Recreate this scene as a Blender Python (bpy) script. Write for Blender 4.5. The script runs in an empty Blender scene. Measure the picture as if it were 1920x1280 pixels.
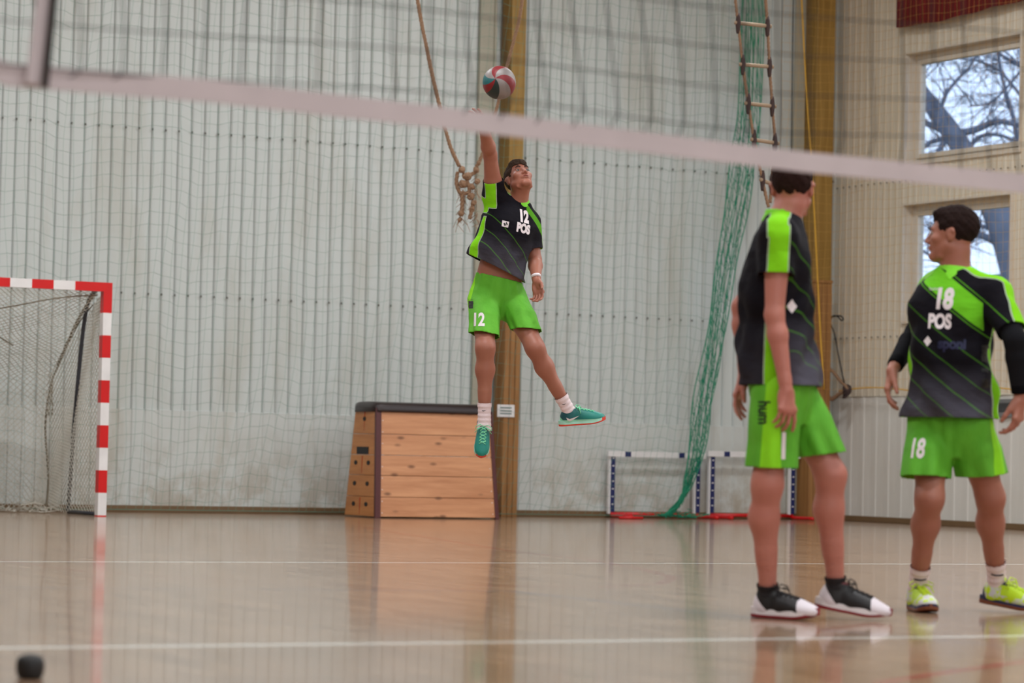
import bpy, bmesh, math, random
import numpy as np
from mathutils import Vector, Matrix, Quaternion
from mathutils.bvhtree import BVHTree
random.seed(7); np.random.seed(7)
scn = bpy.context.scene
COL = scn.collection

# ------------------------------------------------------------------ camera
FPX = 5525.0                       # focal length in pixels of the 1920 wide frame
YAW = math.radians(28.4); PITCH = math.atan(213/5525.0); ROLL = 0.0225
F0 = Vector((math.sin(YAW), math.cos(YAW), 0)); R0 = Vector((math.cos(YAW), -math.sin(YAW), 0)); Z = Vector((0, 0, 1))
CF = F0*math.cos(PITCH) + Z*math.sin(PITCH)
U0 = Z*math.cos(PITCH) - F0*math.sin(PITCH)
CR = R0*math.cos(ROLL) + U0*math.sin(ROLL)
CU = U0*math.cos(ROLL) - R0*math.sin(ROLL)
CP = Vector((0, 0, 0.626))
cam = bpy.data.cameras.new('camera'); cam.sensor_width = 36; cam.lens = 36*FPX/1920
cam.clip_end = 300
co = bpy.data.objects.new('camera', cam); COL.objects.link(co)
M = Matrix((CR, CU, -CF)).transposed().to_4x4(); M.translation = CP
co.matrix_world = M
cam.dof.use_dof = True; cam.dof.focus_distance = 18.6; cam.dof.aperture_fstop = 3.0
scn.camera = co
# world: pale overcast sky
w = bpy.data.worlds.new('sky'); scn.world = w; w.use_nodes = True
bg = w.node_tree.nodes['Background']; bg.inputs[0].default_value = (0.62, 0.76, 1.0, 1); bg.inputs[1].default_value = 1.5
scn.view_settings.view_transform = 'Standard'; scn.view_settings.look = 'None'
scn.view_settings.gamma = 1; scn.view_settings.use_curve_mapping = False
scn.view_settings.exposure = 0.13
def area(name, loc, size, power, color, direction):
    l = bpy.data.lights.new(name, 'AREA'); l.shape = 'RECTANGLE'; l.size, l.size_y = size; l.energy = power; l.color = color
    o = bpy.data.objects.new(name, l); COL.objects.link(o); o.location = loc
    o.rotation_euler = Vector(direction).to_track_quat('-Z', 'Y').to_euler(); return o
XR, YB, XL, YF, HH = 18.4, 26.65, -3.0, -4.0, 7.6      # hall: right wall, back wall, left wall, front wall, height
LAMPS = [(x, y) for x in (1.0, 7.5, 14.0) for y in (2.0, 8.5, 15.0, 21.5)]
for x, y in LAMPS:
    area('ceiling_lamp_light', (x, y, HH-0.32), (1.6, 0.5), 175, (0.93, 0.97, 1.0), (0, 0, -1))
area('daylight_right_high', (XR-0.05, 15.0, 4.4), (1.6, 12.0), 560, (0.86, 0.93, 1.0), (-1, 0, -0.25))
area('fill_light_front', (5.0, YF+0.1, 4.6), (12.0, 2.2), 420, (0.86, 0.93, 1.0), (0, 1, -0.15))  # soft fill added behind the camera; the front wall has no windows

def pt(px, py, D):
    return CP + D*(CF + CR*((px-960)/FPX) + CU*((640-py)/FPX))
def ray(px, py):
    return (CF + CR*((px-960)/FPX) + CU*((640-py)/FPX))
def onplane(px, py, axis, val):
    d = ray(px, py); t = (val-CP[axis])/d[axis]; return CP + d*t
def flo(px, py, z=0): return onplane(px, py, 2, z)
def ony(px, py, y): return onplane(px, py, 1, y)
def onx(px, py, x): return onplane(px, py, 0, x)

# ------------------------------------------------------------------ materials
def lin(c):
    return tuple(((v/255)/12.92 if v/255 <= 0.04045 else ((v/255+0.055)/1.055)**2.4) for v in c)
class NT:
    def __init__(s, name):
        s.m = bpy.data.materials.new(name); s.m.use_nodes = True; s.t = s.m.node_tree; s.b = s.t.nodes['Principled BSDF']
    def new(s, typ, **kw):
        n = s.t.nodes.new(typ)
        for k, v in kw.items(): setattr(n, k, v)
        return n
    def put(s, sock, v):
        if isinstance(v, bpy.types.NodeSocket): s.t.links.new(v, sock)
        elif isinstance(v, (tuple, list)):
            v = tuple(v)
            if len(sock.default_value) == 4 and len(v) == 3: v = v+(1,)
            sock.default_value = v
        else: sock.default_value = v
    def ma(s, op, a, b=0.0, c=None):
        n = s.new('ShaderNodeMath', operation=op); s.put(n.inputs[0], a); s.put(n.inputs[1], b)
        if c is not None: s.put(n.inputs[2], c)
        return n.outputs[0]
    def vm(s, op, a, b=None, sc=None):
        n = s.new('ShaderNodeVectorMath', operation=op); s.put(n.inputs[0], a)
        if b is not None: s.put(n.inputs[1], b)
        if sc is not None: s.put(n.inputs['Scale'], sc)
        return n.outputs['Value'] if op in ('DOT_PRODUCT', 'LENGTH', 'DISTANCE') else n.outputs['Vector']
    def mix(s, f, a, b):
        n = s.new('ShaderNodeMix', data_type='RGBA'); s.put(n.inputs[0], f); s.put(n.inputs[6], a); s.put(n.inputs[7], b); return n.outputs[2]
    def obj(s): return s.new('ShaderNodeTexCoord').outputs['Object']
    def attr(s, n): return s.new('ShaderNodeAttribute', attribute_name=n)
    def sep(s, v):
        n = s.new('ShaderNodeSeparateXYZ'); s.put(n.inputs[0], v); return n.outputs
    def comb(s, x, y, z):
        n = s.new('ShaderNodeCombineXYZ'); s.put(n.inputs[0], x); s.put(n.inputs[1], y); s.put(n.inputs[2], z); return n.outputs[0]
    def noise(s, v, scale, detail=3, rough=0.5):
        n = s.new('ShaderNodeTexNoise'); s.put(n.inputs['Vector'], v); n.inputs['Scale'].default_value = scale
        n.inputs['Detail'].default_value = detail; n.inputs['Roughness'].default_value = rough; return n.outputs['Fac']
    def ramp(s, f, stops, interp='LINEAR'):
        n = s.new('ShaderNodeValToRGB'); s.put(n.inputs[0], f); cr = n.color_ramp; cr.interpolation = interp
        while len(cr.elements) < len(stops): cr.elements.new(0.5)
        for e, (p, c) in zip(cr.elements, stops): e.position = p; e.color = tuple(c)+(1,)
        return n.outputs[0]
    def bump(s, h, strength=0.3, dist=0.01):
        n = s.new('ShaderNodeBump'); s.put(n.inputs['Height'], h); n.inputs['Strength'].default_value = strength; n.inputs['Distance'].default_value = dist
        s.t.links.new(n.outputs[0], s.b.inputs['Normal'])
    def done(s, col=None, rough=None, metal=None, spec=None):
        if col is not None: s.put(s.b.inputs['Base Color'], col)
        if rough is not None: s.put(s.b.inputs['Roughness'], rough)
        if metal is not None: s.put(s.b.inputs['Metallic'], metal)
        if spec is not None: s.put(s.b.inputs['Specular IOR Level'], spec)
        return s.m
def simple(name, rgb, rough=0.6, metal=0, var=0.12, scale=8, bump=0.0, bscale=60, spec=None):
    n = NT(name); c = lin(rgb); p = n.obj()
    f = n.noise(p, scale, 4)
    col = n.mix(f, tuple(v*(1-var) for v in c), tuple(min(1, v*(1+var)) for v in c))
    if bump: n.bump(n.noise(p, bscale, 3), bump, 0.004)
    return n.done(col, rough, metal, spec)

# ------------------------------------------------------------------ mesh helpers
class MB:
    def __init__(s): s.v = []; s.f = []; s.mi = []
    def quad(s, pts, mi=0):
        b = len(s.v); s.v += [tuple(p) for p in pts]; s.f.append(tuple(range(b, b+len(pts)))); s.mi.append(mi)
    def box(s, lo, hi, mi=0, top=None):
        (x0, y0, z0), (x1, y1, z1) = lo, hi
        b = len(s.v); s.v += [(x0, y0, z0), (x1, y0, z0), (x1, y1, z0), (x0, y1, z0), (x0, y0, z1), (x1, y0, z1), (x1, y1, z1), (x0, y1, z1)]
        for f in ((0, 3, 2, 1), (4, 5, 6, 7), (0, 1, 5, 4), (1, 2, 6, 5), (2, 3, 7, 6), (3, 0, 4, 7)):
            s.f.append(tuple(b+i for i in f)); s.mi.append(mi)
    def hexa(s, P, mi=0):                  # eight corners: bottom loop, top loop
        b = len(s.v); s.v += [tuple(p) for p in P]
        for f in ((0, 3, 2, 1), (4, 5, 6, 7), (0, 1, 5, 4), (1, 2, 6, 5), (2, 3, 7, 6), (3, 0, 4, 7)):
            s.f.append(tuple(b+i for i in f)); s.mi.append(mi)
    def bar(s, a, b_, w, h, up=Z, mi=0):
        a = Vector(a); b_ = Vector(b_); d = (b_-a).normalized(); r = d.cross(up)
        if r.length < 1e-4: r = d.cross(Vector((1, 0, 0)))
        r.normalize(); u = r.cross(d)
        P = []
        for c in (a, b_):
            P += [c-r*w/2-u*h/2, c+r*w/2-u*h/2, c+r*w/2+u*h/2, c-r*w/2+u*h/2]
        s.hexa(P, mi)
    def tube(s, pts, r, n=6, mi=0, cap=True):
        pts = [Vector(p) for p in pts]
        if len(pts) < 2: return
        rs = r if isinstance(r, (list, tuple)) else [r]*len(pts)
        b = len(s.v); prev = None
        for i, p in enumerate(pts):
            d = (pts[min(i+1, len(pts)-1)]-pts[max(i-1, 0)])
            if d.length < 1e-9: d = Vector((0, 0, 1))
            d.normalize()
            if prev is None: a = d.orthogonal().normalized()
            else:
                a = prev-d*prev.dot(d)
                a = a.normalized() if a.length > 1e-6 else d.orthogonal().normalized()
            prev = a; c = d.cross(a)
            for k in range(n):
                t = 2*math.pi*k/n; s.v.append(tuple(p+(a*math.cos(t)+c*math.sin(t))*rs[i]))
        for i in range(len(pts)-1):
            for k in range(n):
                s.f.append((b+i*n+k, b+i*n+(k+1) % n, b+(i+1)*n+(k+1) % n, b+(i+1)*n+k)); s.mi.append(mi)
        if cap and n > 2:
            s.f.append(tuple(b+k for k in reversed(range(n)))); s.mi.append(mi)
            e = b+(len(pts)-1)*n; s.f.append(tuple(e+k for k in range(n))); s.mi.append(mi)
    def build(s, name, mats, parent=None, smooth=False, bevel=0, seg=2):
        me = bpy.data.meshes.new(name); me.from_pydata(s.v, [], s.f)
        if not isinstance(mats, (list, tuple)): mats = [mats]
        for m in mats: me.materials.append(m)
        me.polygons.foreach_set('material_index', s.mi)
        if smooth: me.polygons.foreach_set('use_smooth', [True]*len(s.f))
        me.update()
        o = bpy.data.objects.new(name, me); COL.objects.link(o)
        if parent is not None:
            o.parent = parent; o.matrix_parent_inverse = parent.matrix_world.inverted()
        if bevel:
            md = o.modifiers.new('bevel', 'BEVEL'); md.width = bevel; md.segments = seg; md.limit_method = 'ANGLE'
        return o
def tag(o, label=None, cat=None, group=None, kind=None):
    if label: o['label'] = label
    if cat: o['category'] = cat
    if group: o['group'] = group
    if kind: o['kind'] = kind
    return o
def empty(name, loc=(0, 0, 0)):
    o = bpy.data.objects.new(name, None); o.location = loc; COL.objects.link(o)
    o.empty_display_size = 0.1; o.matrix_world = Matrix.Translation(loc); return o
def spline(P, n=8):
    P = [Vector(p) for p in P]; out = []
    Q = [P[0]*2-P[1]]+P+[P[-1]*2-P[-2]]
    for i in range(1, len(Q)-2):
        a, b, c, d = Q[i-1:i+3]
        for k in range(n):
            t = k/n
            out.append(0.5*((2*b)+(c-a)*t+(2*a-5*b+4*c-d)*t*t+(3*b-a-3*c+d)*t**3))
    out.append(P[-1]); return out
# ------------------------------------------------------------------ hall materials
def floor_mat():
    n = NT('varnished_parquet'); p = n.obj(); x, y, z = n.sep(p)
    br = n.new('ShaderNodeTexBrick'); n.put(br.inputs['Vector'], n.comb(y, x, 0.0))
    br.inputs['Scale'].default_value = 1; br.inputs['Brick Width'].default_value = 0.42; br.inputs['Row Height'].default_value = 0.07
    br.inputs['Mortar Size'].default_value = 0.0006; br.inputs['Bias'].default_value = 0.0
    n.put(br.inputs['Color1'], lin((134, 102, 76))); n.put(br.inputs['Color2'], lin((176, 142, 112))); n.put(br.inputs['Mortar'], lin((120, 84, 62)))
    g = n.noise(n.comb(n.ma('MULTIPLY', x, 30.0), n.ma('MULTIPLY', y, 1.6), 0.0), 1.5, 5, 0.6)
    col = n.mix(n.ma('MULTIPLY', g, 0.45), br.outputs['Color'], lin((146, 108, 86)))
    big = n.noise(p, 0.35, 3)
    col = n.mix(n.ma('MULTIPLY', big, 0.35), col, lin((172, 148, 124)))
    def seg(a, b, wd, c, alpha):
        nonlocal col
        a = Vector((a[0], a[1], 0)); b = Vector((b[0], b[1], 0)); d = b-a
        pa = n.vm('SUBTRACT', p, tuple(a))
        t = n.ma('DIVIDE', n.vm('DOT_PRODUCT', pa, tuple(d)), d.length_squared)
        t = n.ma('MINIMUM', n.ma('MAXIMUM', t, 0.0), 1.0)
        q = n.vm('SUBTRACT', pa, n.vm('SCALE', tuple(d), sc=t))
        m = n.ma('LESS_THAN', n.vm('LENGTH', q), wd/2)
        wear = n.ma('MULTIPLY', m, alpha)
        col = n.mix(wear, col, lin(c))
    y1 = flo(960, 1055).y; y2 = flo(960, 1203).y
    W = (226, 222, 214)
    seg((XL, y1), (XR-.3, y1), 0.10, W, 0.8); seg((XL, y2), (XR-.3, y2), 0.11, W, 0.9)
    def sp(pts, wd, c, al):
        P = [flo(*q) for q in pts]
        for a, b in zip(P, P[1:]): seg(a, b, wd, c, al)
    sp([(0, 1101), (960, 1108), (1410, 1158)], 0.06, (70, 92, 120), 0.5)
    sp([(680, 988), (960, 1033), (1110, 1050), (1200, 1066), (1262, 1082), (1240, 1094), (1130, 1100), (900, 1098)], 0.07, (150, 70, 60), 0.45)
    sp([(0, 1050), (150, 1070), (420, 1090), (900, 1105)], 0.05, (170, 90, 80), 0.3)
    sp([(1650, 1280), (1760, 1262), (1920, 1240)], 0.05, (170, 40, 50), 0.8)
    sp([(1540, 1180), (1920, 1215)], 0.05, (120, 124, 140), 0.5)
    # varnish: slightly uneven gloss
    s1 = n.noise(n.comb(n.ma('MULTIPLY', x, 9.0), n.ma('MULTIPLY', y, 2.0), 0.0), 1.0, 2)
    n.bump(n.ma('ADD', n.ma('MULTIPLY', s1, 1.0), n.ma('MULTIPLY', br.outputs['Fac'], -0.3)), 0.06, 0.004)
    r = n.ma('ADD', n.ma('MULTIPLY', n.noise(p, 3.0, 3), 0.06), 0.19)
    n.b.inputs['Coat Weight'].default_value = .52; n.b.inputs['Coat Roughness'].default_value = .07; n.b.inputs['Coat IOR'].default_value = 1.55
    return n.done(col, r, 0, 0.5)
def cladding(name, rgb, dirt, amt=0.5, low=0.0, rough=0.42):
    n = NT(name); p = n.obj(); x, y, z = n.sep(p)
    v = n.comb(n.ma('MULTIPLY', x, 1.0), n.ma('MULTIPLY', y, 1.0), n.ma('MULTIPLY', z, 0.25))
    d1 = n.noise(v, 2.2, 6, 0.65); m = n.ramp(d1, [(0.50, (0, 0, 0)), (0.72, (1, 1, 1))])
    col = n.mix(n.ma('MULTIPLY', m, amt), lin(rgb), lin(dirt))
    d2 = n.noise(p, 1.0, 2); col = n.mix(n.ma('MULTIPLY', d2, 0.25), col, tuple(c*0.82 for c in lin(rgb)))
    if low:      # scuffed, stained strip near the floor
        h = n.ma('MAXIMUM', n.ma('SUBTRACT', 1.0, n.ma('DIVIDE', z, low)), 0.0)
        mm = n.ma('MULTIPLY', h, n.ramp(n.noise(p, 3.1, 5, 0.7), [(0.45, (0, 0, 0)), (0.6, (1, 1, 1))]))
        col = n.mix(n.ma('MULTIPLY', mm, 0.5), col, lin((150, 128, 96)))
    n.bump(n.noise(p, 9, 3), 0.12, 0.01)
    return n.done(col, rough)
M_floor = floor_mat()
M_clad = cladding('white_cladding', (205, 211, 209), (180, 175, 160), 0.5, rough=.3)
M_low = cladding('white_lower_cladding', (205, 209, 206), (176, 167, 148), 0.6, low=0.9)
M_cream = cladding('cream_cladding', (224, 214, 196), (196, 182, 156), 0.45)
M_crlow = cladding('white_kick_cladding', (222, 220, 214), (190, 182, 168), 0.35)
M_screw = simple('dark_screw', (84, 82, 74), 0.5)
M_plaster = simple('pale_plaster', (205, 200, 190), 0.8)
M_skirt = simple('brown_skirting', (112, 88, 60), 0.6)
M_frame = simple('white_window_frame', (214, 204, 190), 0.4)
M_lampw = simple('lamp_housing', (225, 225, 222), 0.5)
def wood(name, c1, c2, knots=True, axis='x', dark=(92, 50, 28), rough=0.45, scale=1.0):
    n = NT(name); p = n.obj(); x, y, z = n.sep(p)
    if axis == 'x': q = n.comb(n.ma('MULTIPLY', x, 1.1), n.ma('MULTIPLY', y, 1.1), n.ma('MULTIPLY', z, 12.0))
    else: q = n.comb(n.ma('MULTIPLY', x, 14.0), n.ma('MULTIPLY', y, 14.0), n.ma('MULTIPLY', z, 0.8))
    g = n.noise(q, 1.6*scale, 5, 0.6); col = n.mix(n.ramp(g, [(0.3, (0, 0, 0)), (0.7, (1, 1, 1))]), lin(c1), lin(c2))
    if knots:
        vq = n.comb(n.ma('MULTIPLY', x, 2.4), n.ma('MULTIPLY', y, 2.4), n.ma('MULTIPLY', z, 5.6))
        vo = n.new('ShaderNodeTexVoronoi'); n.put(vo.inputs['Vector'], vq); vo.inputs['Scale'].default_value = 1.9
        k = n.ramp(vo.outputs['Distance'], [(0.08, (1, 1, 1)), (0.24, (0, 0, 0))])
        col = n.mix(n.ma('MULTIPLY', k, 0.75), col, lin(dark))
    n.bump(g, 0.08, 0.003)
    return n.done(col, rough)
M_ochre = wood('ochre_timber', (138, 104, 42), (162, 128, 64), False, 'z', rough=0.5)
M_brown = wood('brown_boarding', (136, 92, 46), (166, 120, 70), False, 'z', rough=0.5)
M_box = wood('pine_boards', (186, 126, 86), (212, 154, 112))
M_boxside = wood('pine_end_boards', (176, 112, 58), (200, 136, 76), False)
M_leather = simple('dark_brown_leather', (36, 20, 20), 0.35, bump=0.2)
M_maroon = simple('maroon_painted_wood', (80, 30, 32), 0.4)
M_black = simple('black_rubber', (20, 20, 22), 0.6)
M_white = simple('white_paint', (228, 226, 226), 0.4)
M_red = simple('red_paint', (206, 12, 18), 0.35)
M_blue = simple('navy_blue_paint', (22, 34, 92), 0.4)
M_rope = simple('hemp_rope', (138, 108, 84), 0.95, var=0.3, scale=60, bump=0.5)
M_ropeD = simple('dark_rope_binding', (62, 46, 44), 0.9, bump=0.4)
M_rung = simple('wooden_rung', (150, 128, 104), 0.6)
M_green = simple('green_net_cord', (98, 146, 128), 0.7)
M_greenD = simple('deep_green_net_cord', (30, 138, 104), 0.7)
M_yell = simple('yellow_net_cord', (214, 170, 92), 0.7)
M_yellR = simple('yellow_border_rope', (220, 170, 60), 0.7)
M_netblk = simple('black_net_cord', (24, 24, 28), 0.8)
M_tape = simple('off_white_net_tape', (188, 176, 178), 0.7)
M_goalnet = simple('off_white_goal_net', (188, 184, 172), 0.8, var=0.25, scale=4)
M_twine = simple('dirty_goal_net_cord', (126, 116, 98), 0.8, var=0.3)
M_banner = simple('dark_red_fabric', (118, 18, 20), 0.75, bump=0.2)
M_bark = simple('hazed_bark', (120, 124, 138), 0.9, var=0.3, scale=5, bump=0.6, bscale=12)  # outdoor haze and glare put into the paler, bluish bark colour
M_grey = simple('grey_metal', (120, 122, 124), 0.5)
M_galv = simple('beige_metal_trim', (168, 164, 148), 0.5)
n = NT('window_glass'); n.b.inputs['Transmission Weight'].default_value = 1.0; n.b.inputs['IOR'].default_value = 1.02
M_glass = n.done((0.93, 0.97, 1.0), 0.0, 0, 0.3)
n = NT('lamp_tube'); n.b.inputs['Emission Color'].default_value = (1, .97, .93, 1); n.b.inputs['Emission Strength'].default_value = 4; M_tube = n.done((1, 1, 1), 0.5)

# ------------------------------------------------------------------ hall shell
def struct(mb, name, m, parent=None, **k):
    o = mb.build(name, m, parent, **k)
    if parent is None: o['kind'] = 'structure'
    return o
b = MB(); b.box((XL, YF, -0.2), (XR, YB, 0)); struct(b, 'floor', M_floor)
b = MB(); b.box((XL, YF, HH), (XR, YB, HH+.2)); struct(b, 'ceiling', M_plaster)
b = MB(); b.box((XL-.2, YF, 0), (XL, YB, HH)); struct(b, 'wall_left', simple('low_bounce_wall', (128, 112, 92), 0.7))  # unseen wall, toned dark to cut the light it bounces onto the ribs
b = MB(); b.box((XL-.2, YF-.2, 0), (XR+.2, YF, HH)); struct(b, 'wall_front', M_plaster)

def ribs(u0, u1, per, dep, flat=0.76):
    """profile of a ribbed sheet: list of (u, out)"""
    P = []; k = 0; nn = int(math.ceil((u1-u0)/per))
    for k in range(nn):
        a = u0+k*per
        for t, d in (((0, 0), (flat, 0), (flat+.07, dep), (flat+.16, dep)) if dep > 0 else ((0, 0), (flat, 0), (flat+.015, dep*.45), (flat+.04, dep*.45), (flat+.055, 0), (flat+.065, -dep*.6), (flat+.12, -dep*1.0), (flat+.17, -dep*.9), (flat+.2, 0))):
            P.append((min(a+t*per, u1), d))
    P.append((u1, 0)); return P
def back_sheet(z0, z1, base, per, dep, flat=0.76):
    b = MB(); pr = ribs(XL, XR, per, dep, flat)
    for (a, da), (c, dc) in zip(pr, pr[1:]):
        if c-a > 1e-5: b.quad([(a, base-da, z0), (c, base-dc, z0), (c, base-dc, z1), (a, base-da, z1)])
    return b
b = back_sheet(0.98, HH, YB, 0.137, -0.020, 0.76)
zs = ony(56, 225, YB).z; zs2 = 2.1
for i in range(int((XR-XL)/.137)):
    x = XL+i*.137+.11
    for zz in (zs, zs2):
        b.box((x-.007, YB-.029, zz-.009), (x+.007, YB-.021, zz+.009), 1)
b.box((XL, YB+.035, 0), (XR+.2, YB+.2, HH), 0)
wb = struct(b, 'wall_back', [M_clad, M_screw])
b = back_sheet(0.06, 0.985, YB-.012, 0.137, 0.012, 0.80)
b.quad([(XL, YB-.012, .985), (XR, YB-.012, .985), (XR, YB, .99), (XL, YB, .99)])
struct(b, 'lower_cladding', M_low, wb)
b = MB(); b.box((XL, YB-.05, 0), (XR, YB, 0.065)); struct(b, 'baseboard_back', M_skirt, bevel=.006)

# right wall with two window openings
def wy(px): return onx(px, 250, XR).y
W1 = (wy(1921)-.02, wy(1700), onx(1712, 307, XR).z, onx(1712, 101, XR).z)
W2 = (wy(1922)-.02, wy(1700), onx(1712, 603, XR).z, onx(1712, 384, XR).z)
W1 = (W1[1]-1.93, W1[1], W1[2], W1[3]); W2 = (W1[0]+.12, W1[1], W2[2], W2[3])
wins = [W1, W2]
for k in range(1, 5):          # further bays outside the picture
    wins.append((W1[0]-2.9*k, W1[1]-2.9*k, W1[2], W1[3]))
b = MB(); ZL = onx(1700, 742, XR).z
pr = ribs(YF, YB, 0.115, 0.004, 0.55)
cuts = sorted(set([u for u, d in pr] + [v for w_ in wins for v in w_[:2]]))
def dep_at(u):
    return float(np.interp(u, [q[0] for q in pr], [q[1] for q in pr]))
for a, c in zip(cuts, cuts[1:]):
    if c-a < 1e-5: continue
    mid = (a+c)/2; holes = sorted([(w_[2], w_[3]) for w_ in wins if w_[0] < mid < w_[1]])
    zz = ZL
    for h0, h1 in holes+[(HH, HH)]:
        if h0 > zz: b.quad([(XR-dep_at(a), a, zz), (XR-dep_at(a), a, h0), (XR-dep_at(c), c, h0), (XR-dep_at(c), c, zz)])
        zz = h1
# screw rows
for i in range(120):
    y = YB-.05-i*.115
    for zz in (onx(1640, 632, XR).z, onx(1640, 345, XR).z):
        if not any(w_[0] < y < w_[1] and w_[2] < zz < w_[3] for w_ in wins):
            b.box((XR-.02, y-.006, zz-.007), (XR-.012, y+.006, zz+.007), 1)
wr = struct(b, 'wall_right', [M_cream, M_screw])
# outer leaf of the wall, so the openings have real depth
b = MB(); ys = sorted(wins); prev = YF-.2
TH = 0.24
for w_ in sorted(set((q[0], q[1]) for q in wins if q is not W2)):
    b.box((XR+.002, prev, 0), (XR+TH, w_[0], HH)); prev = w_[1]
b.box((XR+.002, prev, 0), (XR+TH, YB+.2, HH))
for q in wins:
    if q is W2: continue
    lowz = W2[2] if q is W1 else q[2]
    b.box((XR+.002, q[0], 0), (XR+TH, q[1], lowz)); b.box((XR+.002, q[0], q[3]), (XR+TH, q[1], HH))
b.box((XR+.002, W1[0], W2[3]), (XR+TH, W1[1], W1[2])); b.box((XR+.002, W1[0], W2[2]), (XR+TH, W2[0], W2[3]))
struct(b, 'outer_leaf', M_frame, wr)
b = MB(); pr2 = ribs(YF, YB, 0.23, 0.006, 0.5)
for (a, da), (c, dc) in zip(pr2, pr2[1:]):
    if c-a > 1e-5: b.quad([(XR-.006-da, a, .06), (XR-.006-da, a, ZL), (XR-.006-dc, c, ZL), (XR-.006-dc, c, .06)])
b.quad([(XR-.02, YF, ZL), (XR+.002, YF, ZL), (XR+.002, YB, ZL), (XR-.02, YB, ZL)])
struct(b, 'lower_cladding', M_crlow, wr)
b = MB(); b.box((XR-.05, YF, 0), (XR, YB, 0.06)); struct(b, 'baseboard_right', M_skirt, bevel=.006)
def window(i, q, trim=0.02):
    y0, y1, z0, z1 = q; b = MB(); X = XR+.10; w_ = .055
    b.box((X, y0, z0), (X+.07, y0+w_, z1)); b.box((X, y1-w_, z0), (X+.07, y1, z1))
    b.box((X, y0+w_, z0), (X+.07, y1-w_, z0+w_)); b.box((X, y0+w_, z1-w_), (X+.07, y1-w_, z1))
    # sash
    s = .05; a0, a1, c0, c1 = y0+w_+.004, y1-w_-.004, z0+w_+.004, z1-w_-.004; X2 = X-.018
    b.box((X2, a0, c0), (X+.05, a0+s, c1)); b.box((X2, a1-s, c0), (X+.05, a1, c1))
    b.box((X2, a0+s, c0), (X+.05, a1-s, c0+s)); b.box((X2, a0+s, c1-s), (X+.05, a1-s, c1))
    o = b.build('window_%d' % i, M_frame, bevel=.004); o['kind'] = 'structure'
    g = MB(); g.box((X+.02, a0+s-.004, c0+s-.004), (X+.026, a1-s+.004, c1-s+.004)); g.build('glass_pane', M_glass, o)
    t = MB()      # slim trim around the opening on the room side
    for lo, hi in (((XR-.03, y0-trim, z0-trim), (XR-.002, y0, z1+trim)), ((XR-.03, y1, z0-trim), (XR-.002, y1+trim, z1+trim)),
                   ((XR-.03, y0, z1), (XR-.002, y1, z1+trim)), ((XR-.03, y0, z0-trim), (XR-.002, y1, z0))): t.box(lo, hi)
    t.build('window_trim', M_frame, o)
    return o
for i, q in enumerate(wins): window(i+1, q)
# ceiling lamps
for k, (x, y) in enumerate(LAMPS):
    t = empty('ceiling_lamp', (x, y, HH-.2)); tag(t, 'white fluorescent ceiling lamp, %s along the %s row from the windows' % (('first', 'second', 'third', 'fourth')[k % 4], ('third', 'second', 'first')[k//4]), 'lamp', 'ceiling lamps')
    b = MB(); b.box((x-.85, y-.3, HH-.22), (x+.85, y+.3, HH-.005)); b.build('housing', M_lampw, t, bevel=.01)
    b = MB(); b.box((x-.8, y-.25, HH-.25), (x+.8, y+.25, HH-.215)); b.build('diffuser', M_tube, t)

# ------------------------------------------------------------------ timber columns
YC = YB-.25
def xat(px, y, py=600): return ony(px, py, y).x
cx0, cx1 = xat(948, YC), xat(975, YC)
t = empty('timber_column', (cx0, YC, 0)); tag(t, 'ochre timber column between green nets, behind the wooden vaulting box', 'column')
zc = 2.25
b = MB(); b.box((cx0, YC, zc), (cx1, YB-.023, HH-.005)); b.build('upper_post', M_ochre, t, bevel=.008)
b = MB()
for k in range(3):
    a = cx0-.01+k*(cx1-cx0+.02)/3; b.box((a, YC-.02, 0.0), (a+(cx1-cx0+.02)/3-.006, YB-.05, zc))
b.build('lower_boarding', M_brown, t, bevel=.004)
gx0, gx1 = xat(888, YB-.05), xat(922, YB-.05)
b = MB(); b.box((gx0, YB-.06, .065), (gx1-.02, YB-.02, HH-.005)); b.box((gx1-.055, YB-.085, .065), (gx1-.03, YB-.055, HH-.005), 0)
tag(b.build('wall_channel', M_galv, bevel=.004), 'beige metal cover strip running up the wall left of the middle column', 'cover strip')
c2a, c2b = xat(1523, YC), xat(1557, YC)
t = empty('timber_column', (c2a, YC, 0)); tag(t, 'ochre timber corner column behind a yellow net', 'column')
zc2 = ony(1540, 527, YC).z
b = MB(); b.box((c2a, YC, zc2), (c2b, YB-.023, HH-.005)); b.build('upper_post', M_ochre, t, bevel=.008)
b = MB()
for k in range(4):
    a = c2a-.03+k*(c2b-c2a+.03)/4; b.box((a, YC-.03, 0.0), (a+(c2b-c2a+.03)/4-.006, YB-.05, zc2-.02))
b.build('lower_boarding', M_brown, t, bevel=.004)
b = MB(); b.box((c2a-.035, YC-.04, zc2-.02), (c2b, YB-.05, zc2+.01)); b.build('cap_board', M_brown, t, bevel=.003)
gx0, gx1 = xat(1482, YB-.05), xat(1502, YB-.05)
b = MB(); b.box((gx0, YB-.05, .065), (gx1, YB-.02, HH-.005))
tag(b.build('wall_channel', M_galv, bevel=.004), 'narrow grey metal cover strip beside the corner column', 'cover strip')
for px, lab in ((1486, 'thin black cable hanging on the back wall nearest the corner column'), (1465, 'thin grey cable hanging down the back wall beside the black one')):
    x = xat(px, YB-.07, 100); b = MB()
    b.tube([(x+.006*math.sin(z_*2), YB-.075, z_) for z_ in np.linspace(3.4, 7.55, 20)], .006 if px == 1486 else .004, 6)
    tag(b.build('hanging_cable', M_black if px == 1486 else M_grey, smooth=True), lab, 'cable')
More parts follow.
